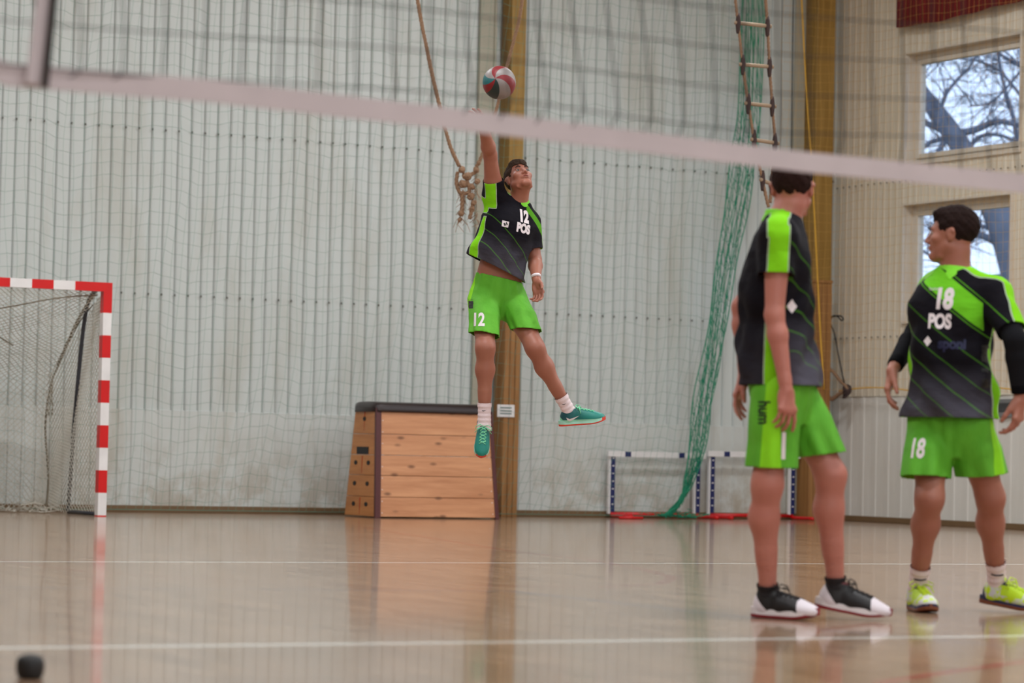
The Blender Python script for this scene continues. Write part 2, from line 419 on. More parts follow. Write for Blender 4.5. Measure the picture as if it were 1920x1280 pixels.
# notice plate on the middle column
a = ony(933, 758, YC-.03); c = ony(964, 782, YC-.03)
t = empty('notice_plate', (a.x, YC-.02, c.z)); tag(t, 'small white plate with grey lines fixed to the middle timber column', 'sign')
b = MB(); b.box((a.x, YC-.035, c.z), (c.x, YC-.021, a.z)); b.build('plate', M_white, t, bevel=.002)
b = MB()
for k, f in enumerate((.25, .5, .72)):
    z_ = a.z+(c.z-a.z)*f; b.box((a.x+.03, YC-.0375, z_-.006), (c.x-.035, YC-.0352, z_+.006))
b.build('printed_lines', simple('grey_green_print', (96, 118, 116), 0.6), t)
# grey grille on right wall
a = onx(1873, 748, XR-.03); c = onx(1899, 782, XR-.03)
t = empty('wall_grille', (XR-.02, a.y, c.z)); tag(t, 'grey metal grille on the lower right wall behind the player with long black sleeves', 'grille')
b = MB(); y0, y1 = c.y, a.y; b.box((XR-.045, y0, c.z), (XR-.018, y1, a.z)); b.build('cover', M_grey, t, bevel=.003)
b = MB()
for k in range(7):
    yy = y0+.03+(y1-y0-.06)*k/6; b.box((XR-.05, yy-.006, c.z+.05), (XR-.044, yy+.006, a.z-.04))
b.build('slots', M_black, t)
# red banner high on the right wall
b = MB(); ya = onx(1682, 40, XR-.12).y; zb = onx(1682, 52, XR-.12).z; N = 60
for i in range(N):
    ya_, yb_ = ya-i*4.0/N, ya-(i+1)*4.0/N
    fa, fb = .02*math.sin(i*.7), .02*math.sin((i+1)*.7)
    za, zc_ = zb-.02*math.sin(i*.16)+.0*i, zb-.02*math.sin((i+1)*.16)
    b.quad([(XR-.12+fa, ya_, za), (XR-.12+fa, ya_, 6.4), (XR-.12+fb, yb_, 6.4), (XR-.12+fb, yb_, zc_)])
o = b.build('wall_banner', M_banner, smooth=True); md = o.modifiers.new('s', 'SOLIDIFY'); md.thickness = .012
tag(o, 'dark red fabric banner hanging above the upper window behind the yellow net', 'banner')

# ------------------------------------------------------------------ green safety net along the back wall
YN = 26.30
def cord_y(x, z): return YN + .035*math.sin(x*1.9+z*.7) + .02*math.sin(x*5.1-z*1.3) + .012*math.sin(z*4+x)
xl0 = 3.4 if False else xat(-60, YN, 500)
xt, xm, xb_ = xat(1395, YN, 0), xat(1345, YN, 600), xat(1300, YN, 860)
ztop = HH-.4
def xright(z): return float(np.interp(z, [0, .6, 2, 4.9, 7.6], [xat(1262, YN, 940), xb_, xm, xt, xt+.25]))
net = empty('green_safety_net', (xl0, YN, 0)); tag(net, 'large green square-mesh safety net hanging in front of the white back wall', 'net')
nv = 88; nh = int(ztop/.118)
def npos(i, j):
    z = ztop-j*.118 if j < nh else .03
    r = xright(max(z, 0)); f = i/nv
    x = xl0+(r-xl0)*f
    sag = .035*math.sin(i*.43+.2*math.sin(j*.11))*math.exp(-((f-.05)/.35)**2) + .018*math.sin(i*.9+j*.05)+.010*math.sin(i*2.3+j*.9)
    dx = .02*math.sin(j*.31+i*.15) + .010*math.sin(i*1.7+j*.6) - .05*(1-z/ztop)*(1-f)
    if i == nv: dx = 0
    zz = z+sag if 0 < j < nh else z
    return Vector((x+dx, cord_y(x+dx, z), max(zz, .02)))
g = [[npos(i, j) for j in range(nh+1)] for i in range(nv+1)]
b = MB()
for i in range(nv+1): b.tube(g[i], .0014, 3, cap=False)
b.build('vertical_cords', M_green, net)['kind'] = 'stuff'
b = MB()
for j in range(nh+1): b.tube([g[i][j] for i in range(nv+1)], .0015 if j < nh else .004, 3, cap=False)
b.build('horizontal_cords', M_green, net)['kind'] = 'stuff'
# gathered right-hand edge, bundled and trailing to the floor
b = MB()
path = [ony(px_, py_, YN-.03) for px_, py_ in ((1424, -40), (1408, 150), (1395, 300), (1368, 450), (1346, 600), (1318, 760), (1300, 870), (1283, 925), (1262, 955), (1243, 967))]
path = [Vector((p.x, YN-.03, max(p.z, .03))) for p in path]; path[0].z = ztop
path = [Vector((path[1].x+.05, YN-.03, ztop))]+path[1:]
sp = spline(path, 12); L = len(sp)
strands = []
for k in range(13):
    o0 = (k-6)/6.0; ph = random.random()*6.28; S = []
    for i, p in enumerate(sp):
        t = i/(L-1); wd = np.interp(t, [0, .3, .62, .75, .86, 1], [.17, .15, .11, .05, .03, .05])
        S.append(p+Vector((o0*wd+.012*math.sin(t*40+ph), .03*math.sin(t*18+ph*2)+.02*o0, .004*math.sin(t*70+ph))))
    strands.append(S); b.tube(S, .0036 if abs(o0) < .95 else .006, 4, cap=False)
for i in range(3, L-4, 1):
    for k in range(12):
        if random.random() < .8:
            a, c = strands[k][i], strands[k+1][min(i+random.choice((0, 1, 1, 2)), L-1)]
            m_ = (a+c)/2+Vector((0, random.uniform(-.02, .02), -.02-.02*random.random())); b.tube([a, m_, c], .0034, 3, cap=False)
for k in range(22):
    a = sp[-1]+Vector((random.uniform(-.05, .35), random.uniform(-.08, .05), 0)); a.z = .03
    P = [a]
    for q in range(6): P.append(P[-1]+Vector((random.uniform(-.08, .09), random.uniform(-.05, .05), random.uniform(-.02, .03)))); P[-1].z = max(P[-1].z, .012)
    b.tube(P, .004, 4)
for k in range(5):
    S = [p+Vector((.02*math.sin(i*.5+k), .015*math.cos(i*.4+k*2), 0)) for i, p in enumerate(sp[int(L*.74):])]
    b.tube(S, .009, 5)
o = b.build('gathered_edge', M_greenD, net); o['kind'] = 'stuff'; o['label'] = 'deep green bunched net edge trailing to the floor'

# ------------------------------------------------------------------ yellow net in the right corner
ynet = empty('yellow_safety_net', (18.2, 26.2, 1.3)); tag(ynet, 'yellow square-mesh net hanging in front of the windows on the right wall', 'net')
XY = XR-.16
def yp(s, z):      # s runs along the back wall (negative) then along the right wall
    w_ = .03*math.sin(s*2.1+z)+.012*math.sin(s*7)
    if s < 0: return Vector((XY+s, YC-.09+w_*.3, z))
    return Vector((XY+w_*.3, YC-.09-s, z))
zbot = onx(1700, 738, XY).z
S = [v*.1 for v in range(-8, 60)]; J = int((HH-.3-zbot)/.1)
def yq(i, j):
    s = S[i]; z = HH-.3-j*.1
    z += .03*math.sin(s*1.3+1) + .012*math.sin(s*6+j*.3) - .03*s*0
    return yp(s+.015*math.sin(j*.5+i), max(z, zbot-.03))
G = [[yq(i, j) for j in range(J+1)] for i in range(len(S))]
b = MB()
for c_ in G: b.tube(c_, .0014, 3, cap=False)
b.build('vertical_cords', M_yell, ynet)['kind'] = 'stuff'
b = MB()
for j in range(J+1): b.tube([G[i][j] for i in range(len(S))], .0014, 3, cap=False)
b.build('horizontal_cords', M_yell, ynet)['kind'] = 'stuff'
b = MB(); P = []
for i in range(80):
    s = i*5.9/79; P.append(yp(s, zbot+.05*abs(math.sin(s*1.9+.4))+.02))
b.tube(spline(P, 2), .007, 6)
P = [ony(px_, py_, YC-.1) for px_, py_ in ((1500, -60), (1511, 150), (1523, 330), (1531, 480), (1538, 620), (1545, 730))]
P = [Vector((p.x, YC-.10, p.z)) for p in P]
b.tube(spline(P, 4), .009, 6)
b.build('border_rope', M_yellR, ynet, smooth=True)

# rope gathered in the corner + black cord
XQ = XR-.2
def oq(px, py): q = onx(px, py, XQ); return q
t = empty('corner_rope', oq(1570, 735)); tag(t, 'brown rope knotted at the foot of the yellow net beside the corner column', 'rope')
b = MB(); b.tube(spline([oq(1553, 683)+Vector((-.05, 0, 0)), oq(1563, 698), oq(1575, 713), oq(1586, 724), oq(1590, 733)], 6), .018, 8)
b.tube(spline([oq(1592, 735), oq(1580, 735), oq(1570, 741), oq(1560, 748), oq(1553, 742), oq(1549, 728)], 6), .022, 8); b.build('rope_strand', M_rope, t, smooth=True)
b = MB()
for k in range(5):
    c = oq(1588, 727+k*3); b.tube([c+Vector((0, .045*math.cos(a_), .02*math.sin(a_)+.02*math.cos(a_+k))) + Vector((.03*math.sin(a_), 0, 0)) for a_ in np.linspace(0, 6.28, 14)], .014, 6)
b.build('rope_knot', M_ropeD, t, smooth=True)
b = MB(); b.tube(spline([oq(1548, 640), oq(1556, 608), oq(1557, 596), oq(1563, 592), oq(1570, 593), oq(1577, 600), oq(1581, 599), oq(1578, 593), oq(1570, 592), oq(1560, 595), oq(1557, 605), oq(1565, 627), oq(1571, 660), oq(1577, 690), oq(1583, 718)], 6), .008, 6)
tag(b.build('black_cord', M_black, smooth=True), 'thin black cord looped on the corner column above the knotted brown rope', 'cord')
# ------------------------------------------------------------------ handball goal
gp = flo(191, 968); GX, GY = gp.x+.04, gp.y          # right post (outer right edge at GX)
goal = empty('handball_goal', (GX, GY, 0)); tag(goal, 'handball goal with red and white striped posts and a dirty sagging net', 'goal')
PW = .08; GH = 2.08; GW = 3.16; gx1 = GX; gx0 = GX-GW
def striped(name, lo, hi, axis, start_red, step=.2, parent=goal):
    b = MB(); a, e = lo[axis], hi[axis]; k = 0; z = e
    while z > a+1e-4:
        z2 = max(a, z-(step if k else step*1.35)); l = list(lo); h = list(hi); l[axis] = z2; h[axis] = z
        b.box(l, h, 1 if (k % 2 == 0) == start_red else 0); z = z2; k += 1
    return b.build(name, [M_white, M_red], parent)
striped('post', (gx1-PW, GY, 0), (gx1, GY+PW, GH), 2, True)
striped('post', (gx0, GY, 0), (gx0+PW, GY+PW, GH), 2, True)
striped('crossbar', (gx0+PW, GY, GH-PW), (gx1-PW, GY+PW, GH), 0, True)
M_fr = simple('dark_goal_pipe', (52, 54, 62), 0.5)
for sx in (gx1-.05, gx0+.05):
    b = MB(); b.tube(spline([(sx, GY+PW, GH-.05), (sx, GY+.35, GH-.08), (sx, GY+.55, GH-.3), (sx, GY+.72, 1.0), (sx, GY+.85, .03)], 6), .019, 8)
    b.build('rear_strut', M_fr, goal, smooth=True)
    b = MB(); b.tube([(sx, GY+PW, .02), (sx, GY+.85, .02)], .018, 8); b.build('ground_bar', M_fr, goal, smooth=True)
# net: profile of depth against height, sagging
def gdepth(z): return float(np.interp(z, [0, .25, .6, 1.05, 1.25, 1.5, 1.75, 1.95, 2.0], [1.38, 1.38, 1.38, 1.40, 1.34, 1.00, .64, .30, .1]))
NZ = 60; zz = [2.0*(1-j/NZ) for j in range(NZ+1)]
# arc-length resample of back panel
prof = [Vector((gdepth(z), z)) for z in np.linspace(2.0, 0.02, 120)]
al = [0]
for a_, c_ in zip(prof, prof[1:]): al.append(al[-1]+(c_-a_).length)
def pr_at(s): return float(np.interp(s, al, [q.x for q in prof])), float(np.interp(s, al, [q.y for q in prof]))
def back(u, s):
    d, z = pr_at(min(max(s, 0), al[-1])); uu = (u-gx0)/GW
    sg = -.03+.03*math.sin(u*3.1+s)+.02*math.sin(u*7+s*2)
    z = z-.06*math.sin(min(1, s/1.2)*math.pi)*math.sin(uu*9)
    return Vector((u+.02*math.sin(s*9+u*4), GY+PW+max(.02, d+sg*min(1, s)), max(z, .015)))
cell = .058; b = MB(); L = al[-1]
nu = int(GW/cell)
for sgn in (1, -1):
    for k in range(-int(L/cell)-1, nu+int(L/cell)+2):
        P = []
        for q in range(int(L/(cell/2))+2):
            s = min(q*cell/2, L); u = gx0+k*cell+sgn*s
            if gx0+.04 <= u <= gx1-.04: P.append(back(u, s))
        if len(P) > 1: b.tube(P, .0034, 3, cap=False)
for q in range(34):   # crumpled surplus on the floor
    u = random.uniform(gx1-1.4, gx1-.1) if q > 8 else gx1-.3; P = [Vector((u, GY+random.uniform(.8, 1.3), .03))]
    for _ in range(7): P.append(P[-1]+Vector((random.uniform(-.08, .08), random.uniform(-.06, .06), random.uniform(-.03, .035)))); P[-1].z = min(.1, max(.012, P[-1].z))
    b.tube(P, .004, 3)
b.build('back_net', M_goalnet, goal)['kind'] = 'stuff'
for sx in (gx1-.05, gx0+.05):
    b = MB()
    for sgn in (1, -1):
        for k in range(-60, 90):
            P = []
            for q in range(0, 72):
                z = 2.0-q*cell/2; dd = k*cell+sgn*q*cell/2
                if z > .01 and 0 <= dd <= gdepth(z): P.append(Vector((sx+.03*math.sin(dd*5+z*3), GY+PW+dd, z-.03*math.sin(dd*3))))
            if len(P) > 1:
                for p in P: p.z = max(p.z, .012)
                b.tube(P, .0036, 3, cap=False)
    b.build('side_net', M_goalnet, goal)['kind'] = 'stuff'
    b = MB(); b.tube([Vector((sx+.02*math.sin(z*6), GY+PW+gdepth(z), z)) for z in np.linspace(1.97, .02, 40)], .010, 6)
    for k in range(3): b.tube([Vector((sx+.02*math.sin(z*6+k)+.01*k, GY+PW+gdepth(z)+.02*math.sin(z*20+k*2), z)) for z in np.linspace(1.9, .9, 40)], .006, 5)
    b.build('edge_cord', M_twine, goal, smooth=True)
b = MB()
b.tube(spline([(gx1-.1, GY+.1, 1.97), (gx1-.45, GY+.2, 1.93), (gx1-1.2, GY+.4, 1.78), (gx1-2.4, GY+.4, 1.72), (gx0+.1, GY+.1, 1.9)], 8), .006, 5)
b.tube(spline([(gx1-.6, GY+.9, 1.52), (gx1-.8, GY+.85, 1.6), (gx1-1.1, GY+.8, 1.57), (gx1-1.6, GY+.8, 1.55)], 8), .006, 5)
b.build('tension_cord', M_twine, goal, smooth=True)

# ------------------------------------------------------------------ vaulting box
q = flo(705, 971); BX0, BY0 = q.x, q.y
BX1 = BX0+ (ony(933, 973, BY0).x-BX0); BD = .70
top_z = ony(690, 764, BY0+.08).z
vb = empty('vaulting_box', ((BX0+BX1)/2, BY0+BD/2, 0)); tag(vb, 'wooden vaulting box with dark leather top standing against the back wall', 'vaulting box')
TF = .115       # inward taper of the long faces (toward the top)
TE = .07        # inward taper of the short ends
def cxs(z): f = z/top_z; return BX0+TE*f*.55, BX1-TE*f*.6, BY0+TF*f, BY0+BD-TF*f
levels = [0.0] + [ony(760, y, BY0+.05).z for y in (935, 890, 851, 810)] + [top_z]
levels = [0.012, .20, .405, .60, .80, top_z]
def ringbox(b, z0, z1, th=.02):
    a0, a1, b0, b1 = cxs(z0); c0, c1, d0, d1 = cxs(z1)
    b.hexa([(a0, b0, z0), (a1, b0, z0), (a1, b1, z0), (a0, b1, z0), (c0, d0, z1), (c1, d0, z1), (c1, d1, z1), (c0, d1, z1)])
for k in range(5):
    z0, z1 = levels[k]+.002, levels[k+1]-.002
    b = MB(); ringbox(b, z0, z1)
    s = b.build('box_section', M_box, vb, bevel=.004)
    # end board (left) slightly proud, with hand holes
    a0, _, b0, b1 = cxs(z0); c0, _, d0, d1 = cxs(z1)
    e = MB(); e.hexa([(a0-.012, b0+.02, z0), (a0+.004, b0+.02, z0), (a0+.004, b1-.02, z0), (a0-.012, b1-.02, z0),
                      (c0-.012, d0+.02, z1), (c0+.004, d0+.02, z1), (c0+.004, d1-.02, z1), (c0-.012, d1-.02, z1)])
    e.build('end_board', M_boxside, s, bevel=.003)
    h = MB(); zm = (z0+z1)/2+(.02 if k != 3 else -.06); xm_ = (a0+c0)/2-.0125; ym = (b0+b1)/2
    def plug(y, z, ry, rz, n_=12, X=xm_):
        t_ = [(X-.003, y+ry*math.cos(2*math.pi*i/n_), z+rz*math.sin(2*math.pi*i/n_)) for i in range(n_)]
        t2 = [(X+.01, p[1], p[2]) for p in t_]; bb = len(h.v); h.v += t_+t2; h.f.append(tuple(range(bb+n_-1, bb-1, -1))); h.mi.append(0)
        for i in range(n_): h.f.append((bb+i, bb+(i+1) % n_, bb+n_+(i+1) % n_, bb+n_+i)); h.mi.append(0)
    if k == 3: h.box((xm_-.006, ym-.13, zm-.035), (xm_+.01, ym+.13, zm+.035))
    elif k == 4: plug(ym, zm, .03, .022)
    else:
        plug(ym-.14, zm, .034, .022); h.build('hand_hole', M_black, s); h = MB(); plug(ym+.14, zm, .034, .022)
    h.build('hand_hole', M_black, s)
    if k != 1 and k != 3:
        r = MB(); r.box((xm_-.003, ym-.004, z0+.01), (xm_+.01, ym+.004, z1-.01)); r.build('red_mark', simple('red_line_paint', (170, 52, 24), .5), s)
b = MB()
for xa, top_, sgn in ((0, 0, -1), (1, 1, 1)):
    a = cxs(0.0)[xa]; c = cxs(top_z)[xa]; y0 = BY0; y1 = cxs(top_z)[2]; w_ = .045
    b = MB()
    if xa == 0: P = [(a-.012, y0-.010, .0), (a+w_, y0-.010, .0), (a+w_, y0+.03, .0), (a-.012, y0+.03, .0), (c-.012, y1-.010, top_z), (c+w_, y1-.010, top_z), (c+w_, y1+.03, top_z), (c-.012, y1+.03, top_z)]
    else: P = [(a-w_*.6, y0-.010, .0), (a+.014, y0-.010, .0), (a+.014, y0+.03, .0), (a-w_*.6, y0+.03, .0), (c-w_*.6, y1-.010, top_z), (c+.014, y1-.010, top_z), (c+.014, y1+.03, top_z), (c-w_*.6, y1+.03, top_z)]
    b.hexa(P); b.build('corner_post', M_maroon, vb, bevel=.004)
for zz_ in np.arange(.05, top_z-.02, .11):
    a0, a1, b0, _ = cxs(zz_)
    for x in (a0+.062, a1-.05): b = MB(); b.box((x-.004, b0-.003, zz_-.004), (x+.004, b0+.004, zz_+.004)); b.build('screw_head', M_white, vb)
a0, a1, b0, b1 = cxs(top_z); b = MB(); N = 14
# padded top: rounded profile extruded along x with rounded ends
prof2 = []
for i in range(N+1):
    a_ = math.pi*i/N; prof2.append((math.cos(a_), math.sin(a_)))
X = np.linspace(a0-.035, a1+.03, 40)
ring = []
for x in X:
    e = min((x-X[0])/.05, (X[-1]-x)/.05, 1); e = math.sqrt(max(0, 1-(1-e)**2))*.6+.4
    yc_, ry = (b0+b1)/2, (b1-b0)/2+.025
    r = [(x, yc_-ry*(.5+.5*e)*math.copysign(abs(c)**.5, c), top_z-.02+.085*e*abs(s_)**.45) for c, s_ in prof2]
    r += [(x, yc_+ry*(.5+.5*e), top_z-.035), (x, yc_-ry*(.5+.5*e), top_z-.035)]
    ring.append(r)
nn = len(ring[0])
for r in ring: b.v += r
for i in range(len(ring)-1):
    for k in range(nn): b.f.append((i*nn+k, (i+1)*nn+k, (i+1)*nn+(k+1) % nn, i*nn+(k+1) % nn)); b.mi.append(0)
b.f.append(tuple(range(nn))); b.mi.append(0); b.f.append(tuple(range((len(ring)-1)*nn+nn-1, (len(ring)-1)*nn-1, -1))); b.mi.append(0)
b.build('padded_top', M_leather, vb, smooth=True)

# ------------------------------------------------------------------ two gym hurdles
def hurdle(pxa, pxb, lab):
    Y = YB-.13; xa, xb2 = ony(pxa, 900, Y).x, ony(pxb, 900, Y).x
    t = empty('gym_hurdle', ((xa+xb2)/2, Y, 0)); tag(t, lab, 'hurdle', 'gym hurdles against the back wall')
    H = ony(pxa, 846, Y).z
    for x, off in ((xa, 1), (xb2, 1)):
        b = MB(); b.box((x-.032, Y-.012, .04), (x-.012, Y+.03, H-.03), 0); b.box((x-.012, Y-.02, .06), (x+.035, Y+.03, H-.01), 1)
        for k in range(7):
            z = .14+k*.08
            if z < H-.06: b.box((x-.002, Y-.023, z-.006), (x+.022, Y-.019, z+.006), 0)
        b.build('upright', [M_white, M_blue], t, bevel=.002)
        b = MB(); b.tube(spline([(x+.01, Y, .1), (x+.01, Y, .04), (x+.01, Y-.06, .022), (x+.01, Y-.42, .022)], 5), .019, 8); b.build('foot', M_red, t, smooth=True)
    b = MB(); b.box((xa-.06, Y-.035, H-.055), (xb2+.09, Y-.02, H+.005)); br = b.build('crossbar', M_white, t, bevel=.003)
    for f in (.17, .80):
        b = MB(); x = xa+(xb2-xa)*f; b.box((x-.035, Y-.038, H-.052), (x+.035, Y-.0345, H+.002)); b.build('blue_block', M_blue, br)
    b = MB(); b.tube([(xa+.01, Y, .04), (xb2+.01, Y, .04)], .019, 8); b.build('base_tube', M_red, t, smooth=True)
hurdle(1146, 1306, 'left gym hurdle with white crossbar and blue uprights, crossed by green netting')
hurdle(1333, 1484, 'right gym hurdle with white crossbar, partly behind the standing player')
q = flo(1183, 973); b = MB(); b.tube([q+Vector((-.13, .02, .014)), q+Vector((.13, -.02, .014))], .014, 8)
tag(b.build('loose_tube', M_red, smooth=True), 'short red tube lying on the floor before the left hurdle', 'tube')

# ------------------------------------------------------------------ climbing rope with knotted bundle
def twisted(b, pts, R, n=3, pitch=.11, r=None, sides=5):
    """three strands laid round the path"""
    sp_ = spline(pts, 10); acc = 0; paths = [[] for _ in range(n)]
    # resample evenly
    out = [sp_[0]]; step = .018
    for a, c in zip(sp_, sp_[1:]):
        d = (c-a).length; m_ = max(1, int(d/step))
        for k in range(1, m_+1): out.append(a+(c-a)*k/m_)
    for i, p in enumerate(out):
        d = (out[min(i+1, len(out)-1)]-out[max(i-1, 0)]).normalized(); a = d.cross(Vector((0, 1, .01))).normalized(); c = d.cross(a)
        if i: acc += (p-out[i-1]).length
        for k in range(n):
            t = 2*math.pi*(acc/pitch+k/n); paths[k].append(p+(a*math.cos(t)+c*math.sin(t))*R*.5)
    for P in paths: b.tube(P, r or R*.62, sides)
DR = 24.8
rp = empty('climbing_rope', pt(880, 360, DR)); tag(rp, 'pale hemp climbing rope looped down and tied in a knotted frayed bundle', 'rope')
b = MB(); twisted(b, [pt(742, -250, DR), pt(783, 0, DR), pt(800, 90, DR), pt(822, 190, DR), pt(843, 270, DR), pt(861, 312, DR)], .017); b.build('left_length', M_rope, rp, smooth=True)
b = MB(); twisted(b, [pt(1010, -260, DR), pt(979, 0, DR), pt(965, 70, DR), pt(950, 125, DR), pt(932, 200, DR), pt(915, 260, DR), pt(900, 300, DR), pt(893, 312, DR)], .015); b.build('right_length', M_rope, rp, smooth=True)
b = MB()
def knot(px, py, r, seed):
    r *= .8; rnd = random.Random(seed); c = pt(px, py, DR)
    for k in range(4):
        ax = Vector((rnd.uniform(-1, 1), rnd.uniform(-1, 1), rnd.uniform(-1, 1))).normalized(); e = ax.orthogonal().normalized(); f = ax.cross(e)
        b.tube([c+(e*math.cos(a_)+f*math.sin(a_)*.7)*r*.62+ax*r*.15*math.sin(2*a_) for a_ in np.linspace(0, 6.28, 12)], r*.42, 6)
for kx, ky, kr, sd in ((866, 318, .045, 1), (878, 330, .05, 2), (893, 318, .04, 3), (868, 345, .05, 4), (884, 350, .04, 5), (895, 340, .035, 6), (883, 368, .045, 7), (888, 380, .035, 8), (867, 362, .03, 9), (865, 400, .04, 10), (862, 412, .03, 11), (885, 392, .03, 12), (872, 330, .04, 13), (898, 305, .03, 14)): knot(kx, ky, kr, sd)
twisted(b, [pt(866, 360, DR), pt(867, 375, DR), pt(866, 398, DR)], .018)
twisted(b, [pt(887, 375, DR), pt(884, 395, DR), pt(880, 410, DR)], .016)
twisted(b, [pt(858, 322, DR), pt(856, 345, DR), pt(864, 362, DR), pt(880, 358, DR), pt(876, 335, DR), pt(892, 322, DR)], .016)
b.build('knotted_bundle', M_rope, rp, smooth=True)
b = MB()
for k in range(60):
    a = pt(random.choice([862, 866, 884, 889, 895, 872]), random.uniform(320, 415), DR); b.tube([a, a+Vector((random.uniform(-.03, .03), random.uniform(-.02, .02), -.03)), a+Vector((random.uniform(-.06, .06), random.uniform(-.03, .03), -.06-random.random()*.05))], .0025, 3)
b.build('frayed_fibres', M_rope, rp)['kind'] = 'stuff'

# ------------------------------------------------------------------ rope ladder
DL = 25.0; ld = empty('rope_ladder', pt(1415, 260, DL)); tag(ld, 'hanging rope ladder with wooden rungs bound in dark rope', 'ladder')
rungs = [((1366, -115), (1428, -112)), ((1375, -35), (1433, -33)), ((1384, 43), (1439, 49)), ((1393, 121), (1443, 125)), ((1403, 194), (1448, 199)), ((1414, 262), (1453, 268)), ((1430, 338), (1447, 345))]
def rp3(p, k): return pt(p[0], p[1], DL+.05*k)
L_ = [rp3(r[0], 0) for r in rungs]; R_ = [rp3(r[1], 2) for r in rungs]
L_ = [pt(1330, -420, DL)]+L_+[pt(1437, 372, DL), pt(1441, 388, DL)]
R_ = [pt(1408, -420, DL+.1)]+R_+[pt(1444, 380, DL+.1)]
b = MB(); twisted(b, L_, .014); b.build('side_rope', M_rope, ld, smooth=True)
b = MB(); twisted(b, R_, .014); b.build('side_rope', M_rope, ld, smooth=True)
for (a, c) in rungs:
    A, C = rp3(a, 0), rp3(c, 2); d = (C-A).normalized(); b = MB(); b.tube([A-d*.03, C+d*.035], .017, 10); rg = b.build('rung', M_rung, ld, smooth=True)
    for P in (A, C):
        b = MB(); b.tube([P+Vector((0, 0, .085)), P+Vector((0, 0, .05)), P+Vector((0, 0, .02)), P, P+Vector((0, 0, -.03)), P+Vector((0, 0, -.07)), P+Vector((0, 0, -.09))], [.012, .019, .022, .025, .021, .017, .012], 8)
        b.build('rope_binding', M_ropeD, rg, smooth=True)

# ------------------------------------------------------------------ volleyball net close to the camera
YV = 6.3; vn = empty('volleyball_net', ony(960, 235, YV)); tag(vn, 'black mesh volleyball net with white bottom tape stretched across the foreground', 'net')
vx0, vx1 = 1.75, 11.5
tl = [ony(px, py, YV) for px, py in ((0, 139), (400, 171), (960, 236), (1500, 303), (1920, 344))]
ts = np.array([(q.x, q.z) for q in tl]); 
def tz(x):
    if x < ts[0, 0]: return ts[0, 1]+.02
    if x > ts[-1, 0]: return ts[-1, 1]+.02*min(x-ts[-1, 0], 3)
    return float(np.interp(x, ts[:, 0], ts[:, 1]))
TT = 2.43; NXV = int((vx1-vx0)/.1)
def vp(i, j):      # j counts from the top tape down to the bottom tape
    x = vx0+i*.1; n_ = 9; z0 = tz(x)
    z = 2.38-j*.1
    x += .012*math.sin(j*.8+i*.3)+.05*max(0, j-5)/5*math.sin(i*.11)
    return Vector((x, YV+.015*math.sin(i*.5+j), max(z-.012*math.sin(i*.35), z0)))
rows = []
for j in range(10): rows.append([vp(i, j) for i in range(NXV+1)])
rows.append([Vector((vx0+i*.1, YV, tz(vx0+i*.1))) for i in range(NXV+1)])
b = MB()
for i in range(NXV+1): b.tube([rows[j][i] for j in range(11)], .0021, 4, cap=False)
for j in range(10): b.tube(rows[j], .0021, 4, cap=False)
b.build('mesh_cords', M_netblk, vn)['kind'] = 'stuff'
b = MB(); N = 160
for k in range(N):
    xa, xb2 = vx0+(vx1-vx0)*k/N, vx0+(vx1-vx0)*(k+1)/N; za, zb_ = tz(xa), tz(xb2); f = .004*math.sin(k*.9)
    b.hexa([(xa, YV-.004, za-.026), (xb2, YV-.004, zb_-.026), (xb2, YV+.004, zb_-.026), (xa, YV+.004, za-.026), (xa, YV-.004, za+.026), (xb2, YV-.004, zb_+.026), (xb2, YV+.004, zb_+.026), (xa, YV+.004, za+.026)])
b.build('bottom_tape', M_tape, vn)
b = MB(); b.box((vx0, YV-.004, 2.36), (vx1, YV+.004, 2.43)); b.build('top_tape', M_tape, vn)
a, c = ony(66, 150, YV-.02), ony(88, -20, YV-.02); d = (c-a).normalized()
b = MB(); a2 = a-d*.01; c2 = a+d*((2.42-a.z)/d.z); b.bar(a2, c2, .042, .008, up=Vector((0, 1, 0))); b.build('side_band', M_tape, vn)
a, c = ony(84, 165, YV-.035), ony(103, -20, YV-.035); d = (c-a).normalized()
b = MB(); b.tube([a, a+d*1.85], .0085, 8); b.build('antenna', M_black, vn, smooth=True)
for x in (vx0-.75, vx1+.75):
    t = empty('net_post', (x, YV, 0)); tag(t, 'grey volleyball net post at the %s end of the net' % ('near left' if x < vx0 else 'far right'), 'post')
    b = MB(); b.tube([(x, YV, 0), (x, YV, 2.55)], .045, 16); b.build('pole', M_grey, t, smooth=True)
    b = MB(); e = vx0 if x < vx0 else vx1
    for zc_ in (2.42, tz(e)): b = MB(); b.tube([(x, YV, zc_), (e, YV, zc_)], .005, 5); b.build('tension_cable', M_black, t)

# small black rubber plug on the floor, close to the lens
q = flo(56, 1272); t = empty('floor_plug', q); tag(t, 'small blurred black round-headed plug on the floor at the lower left', 'plug')
b = MB(); b.tube([q+Vector((0, 0, z)) for z in (0, .004, .012, .022, .032, .044, .056, .063, .066)], [.026, .033, .036, .038, .039, .038, .034, .024, .008], 20); b.build('rubber_body', M_black, t, smooth=True)

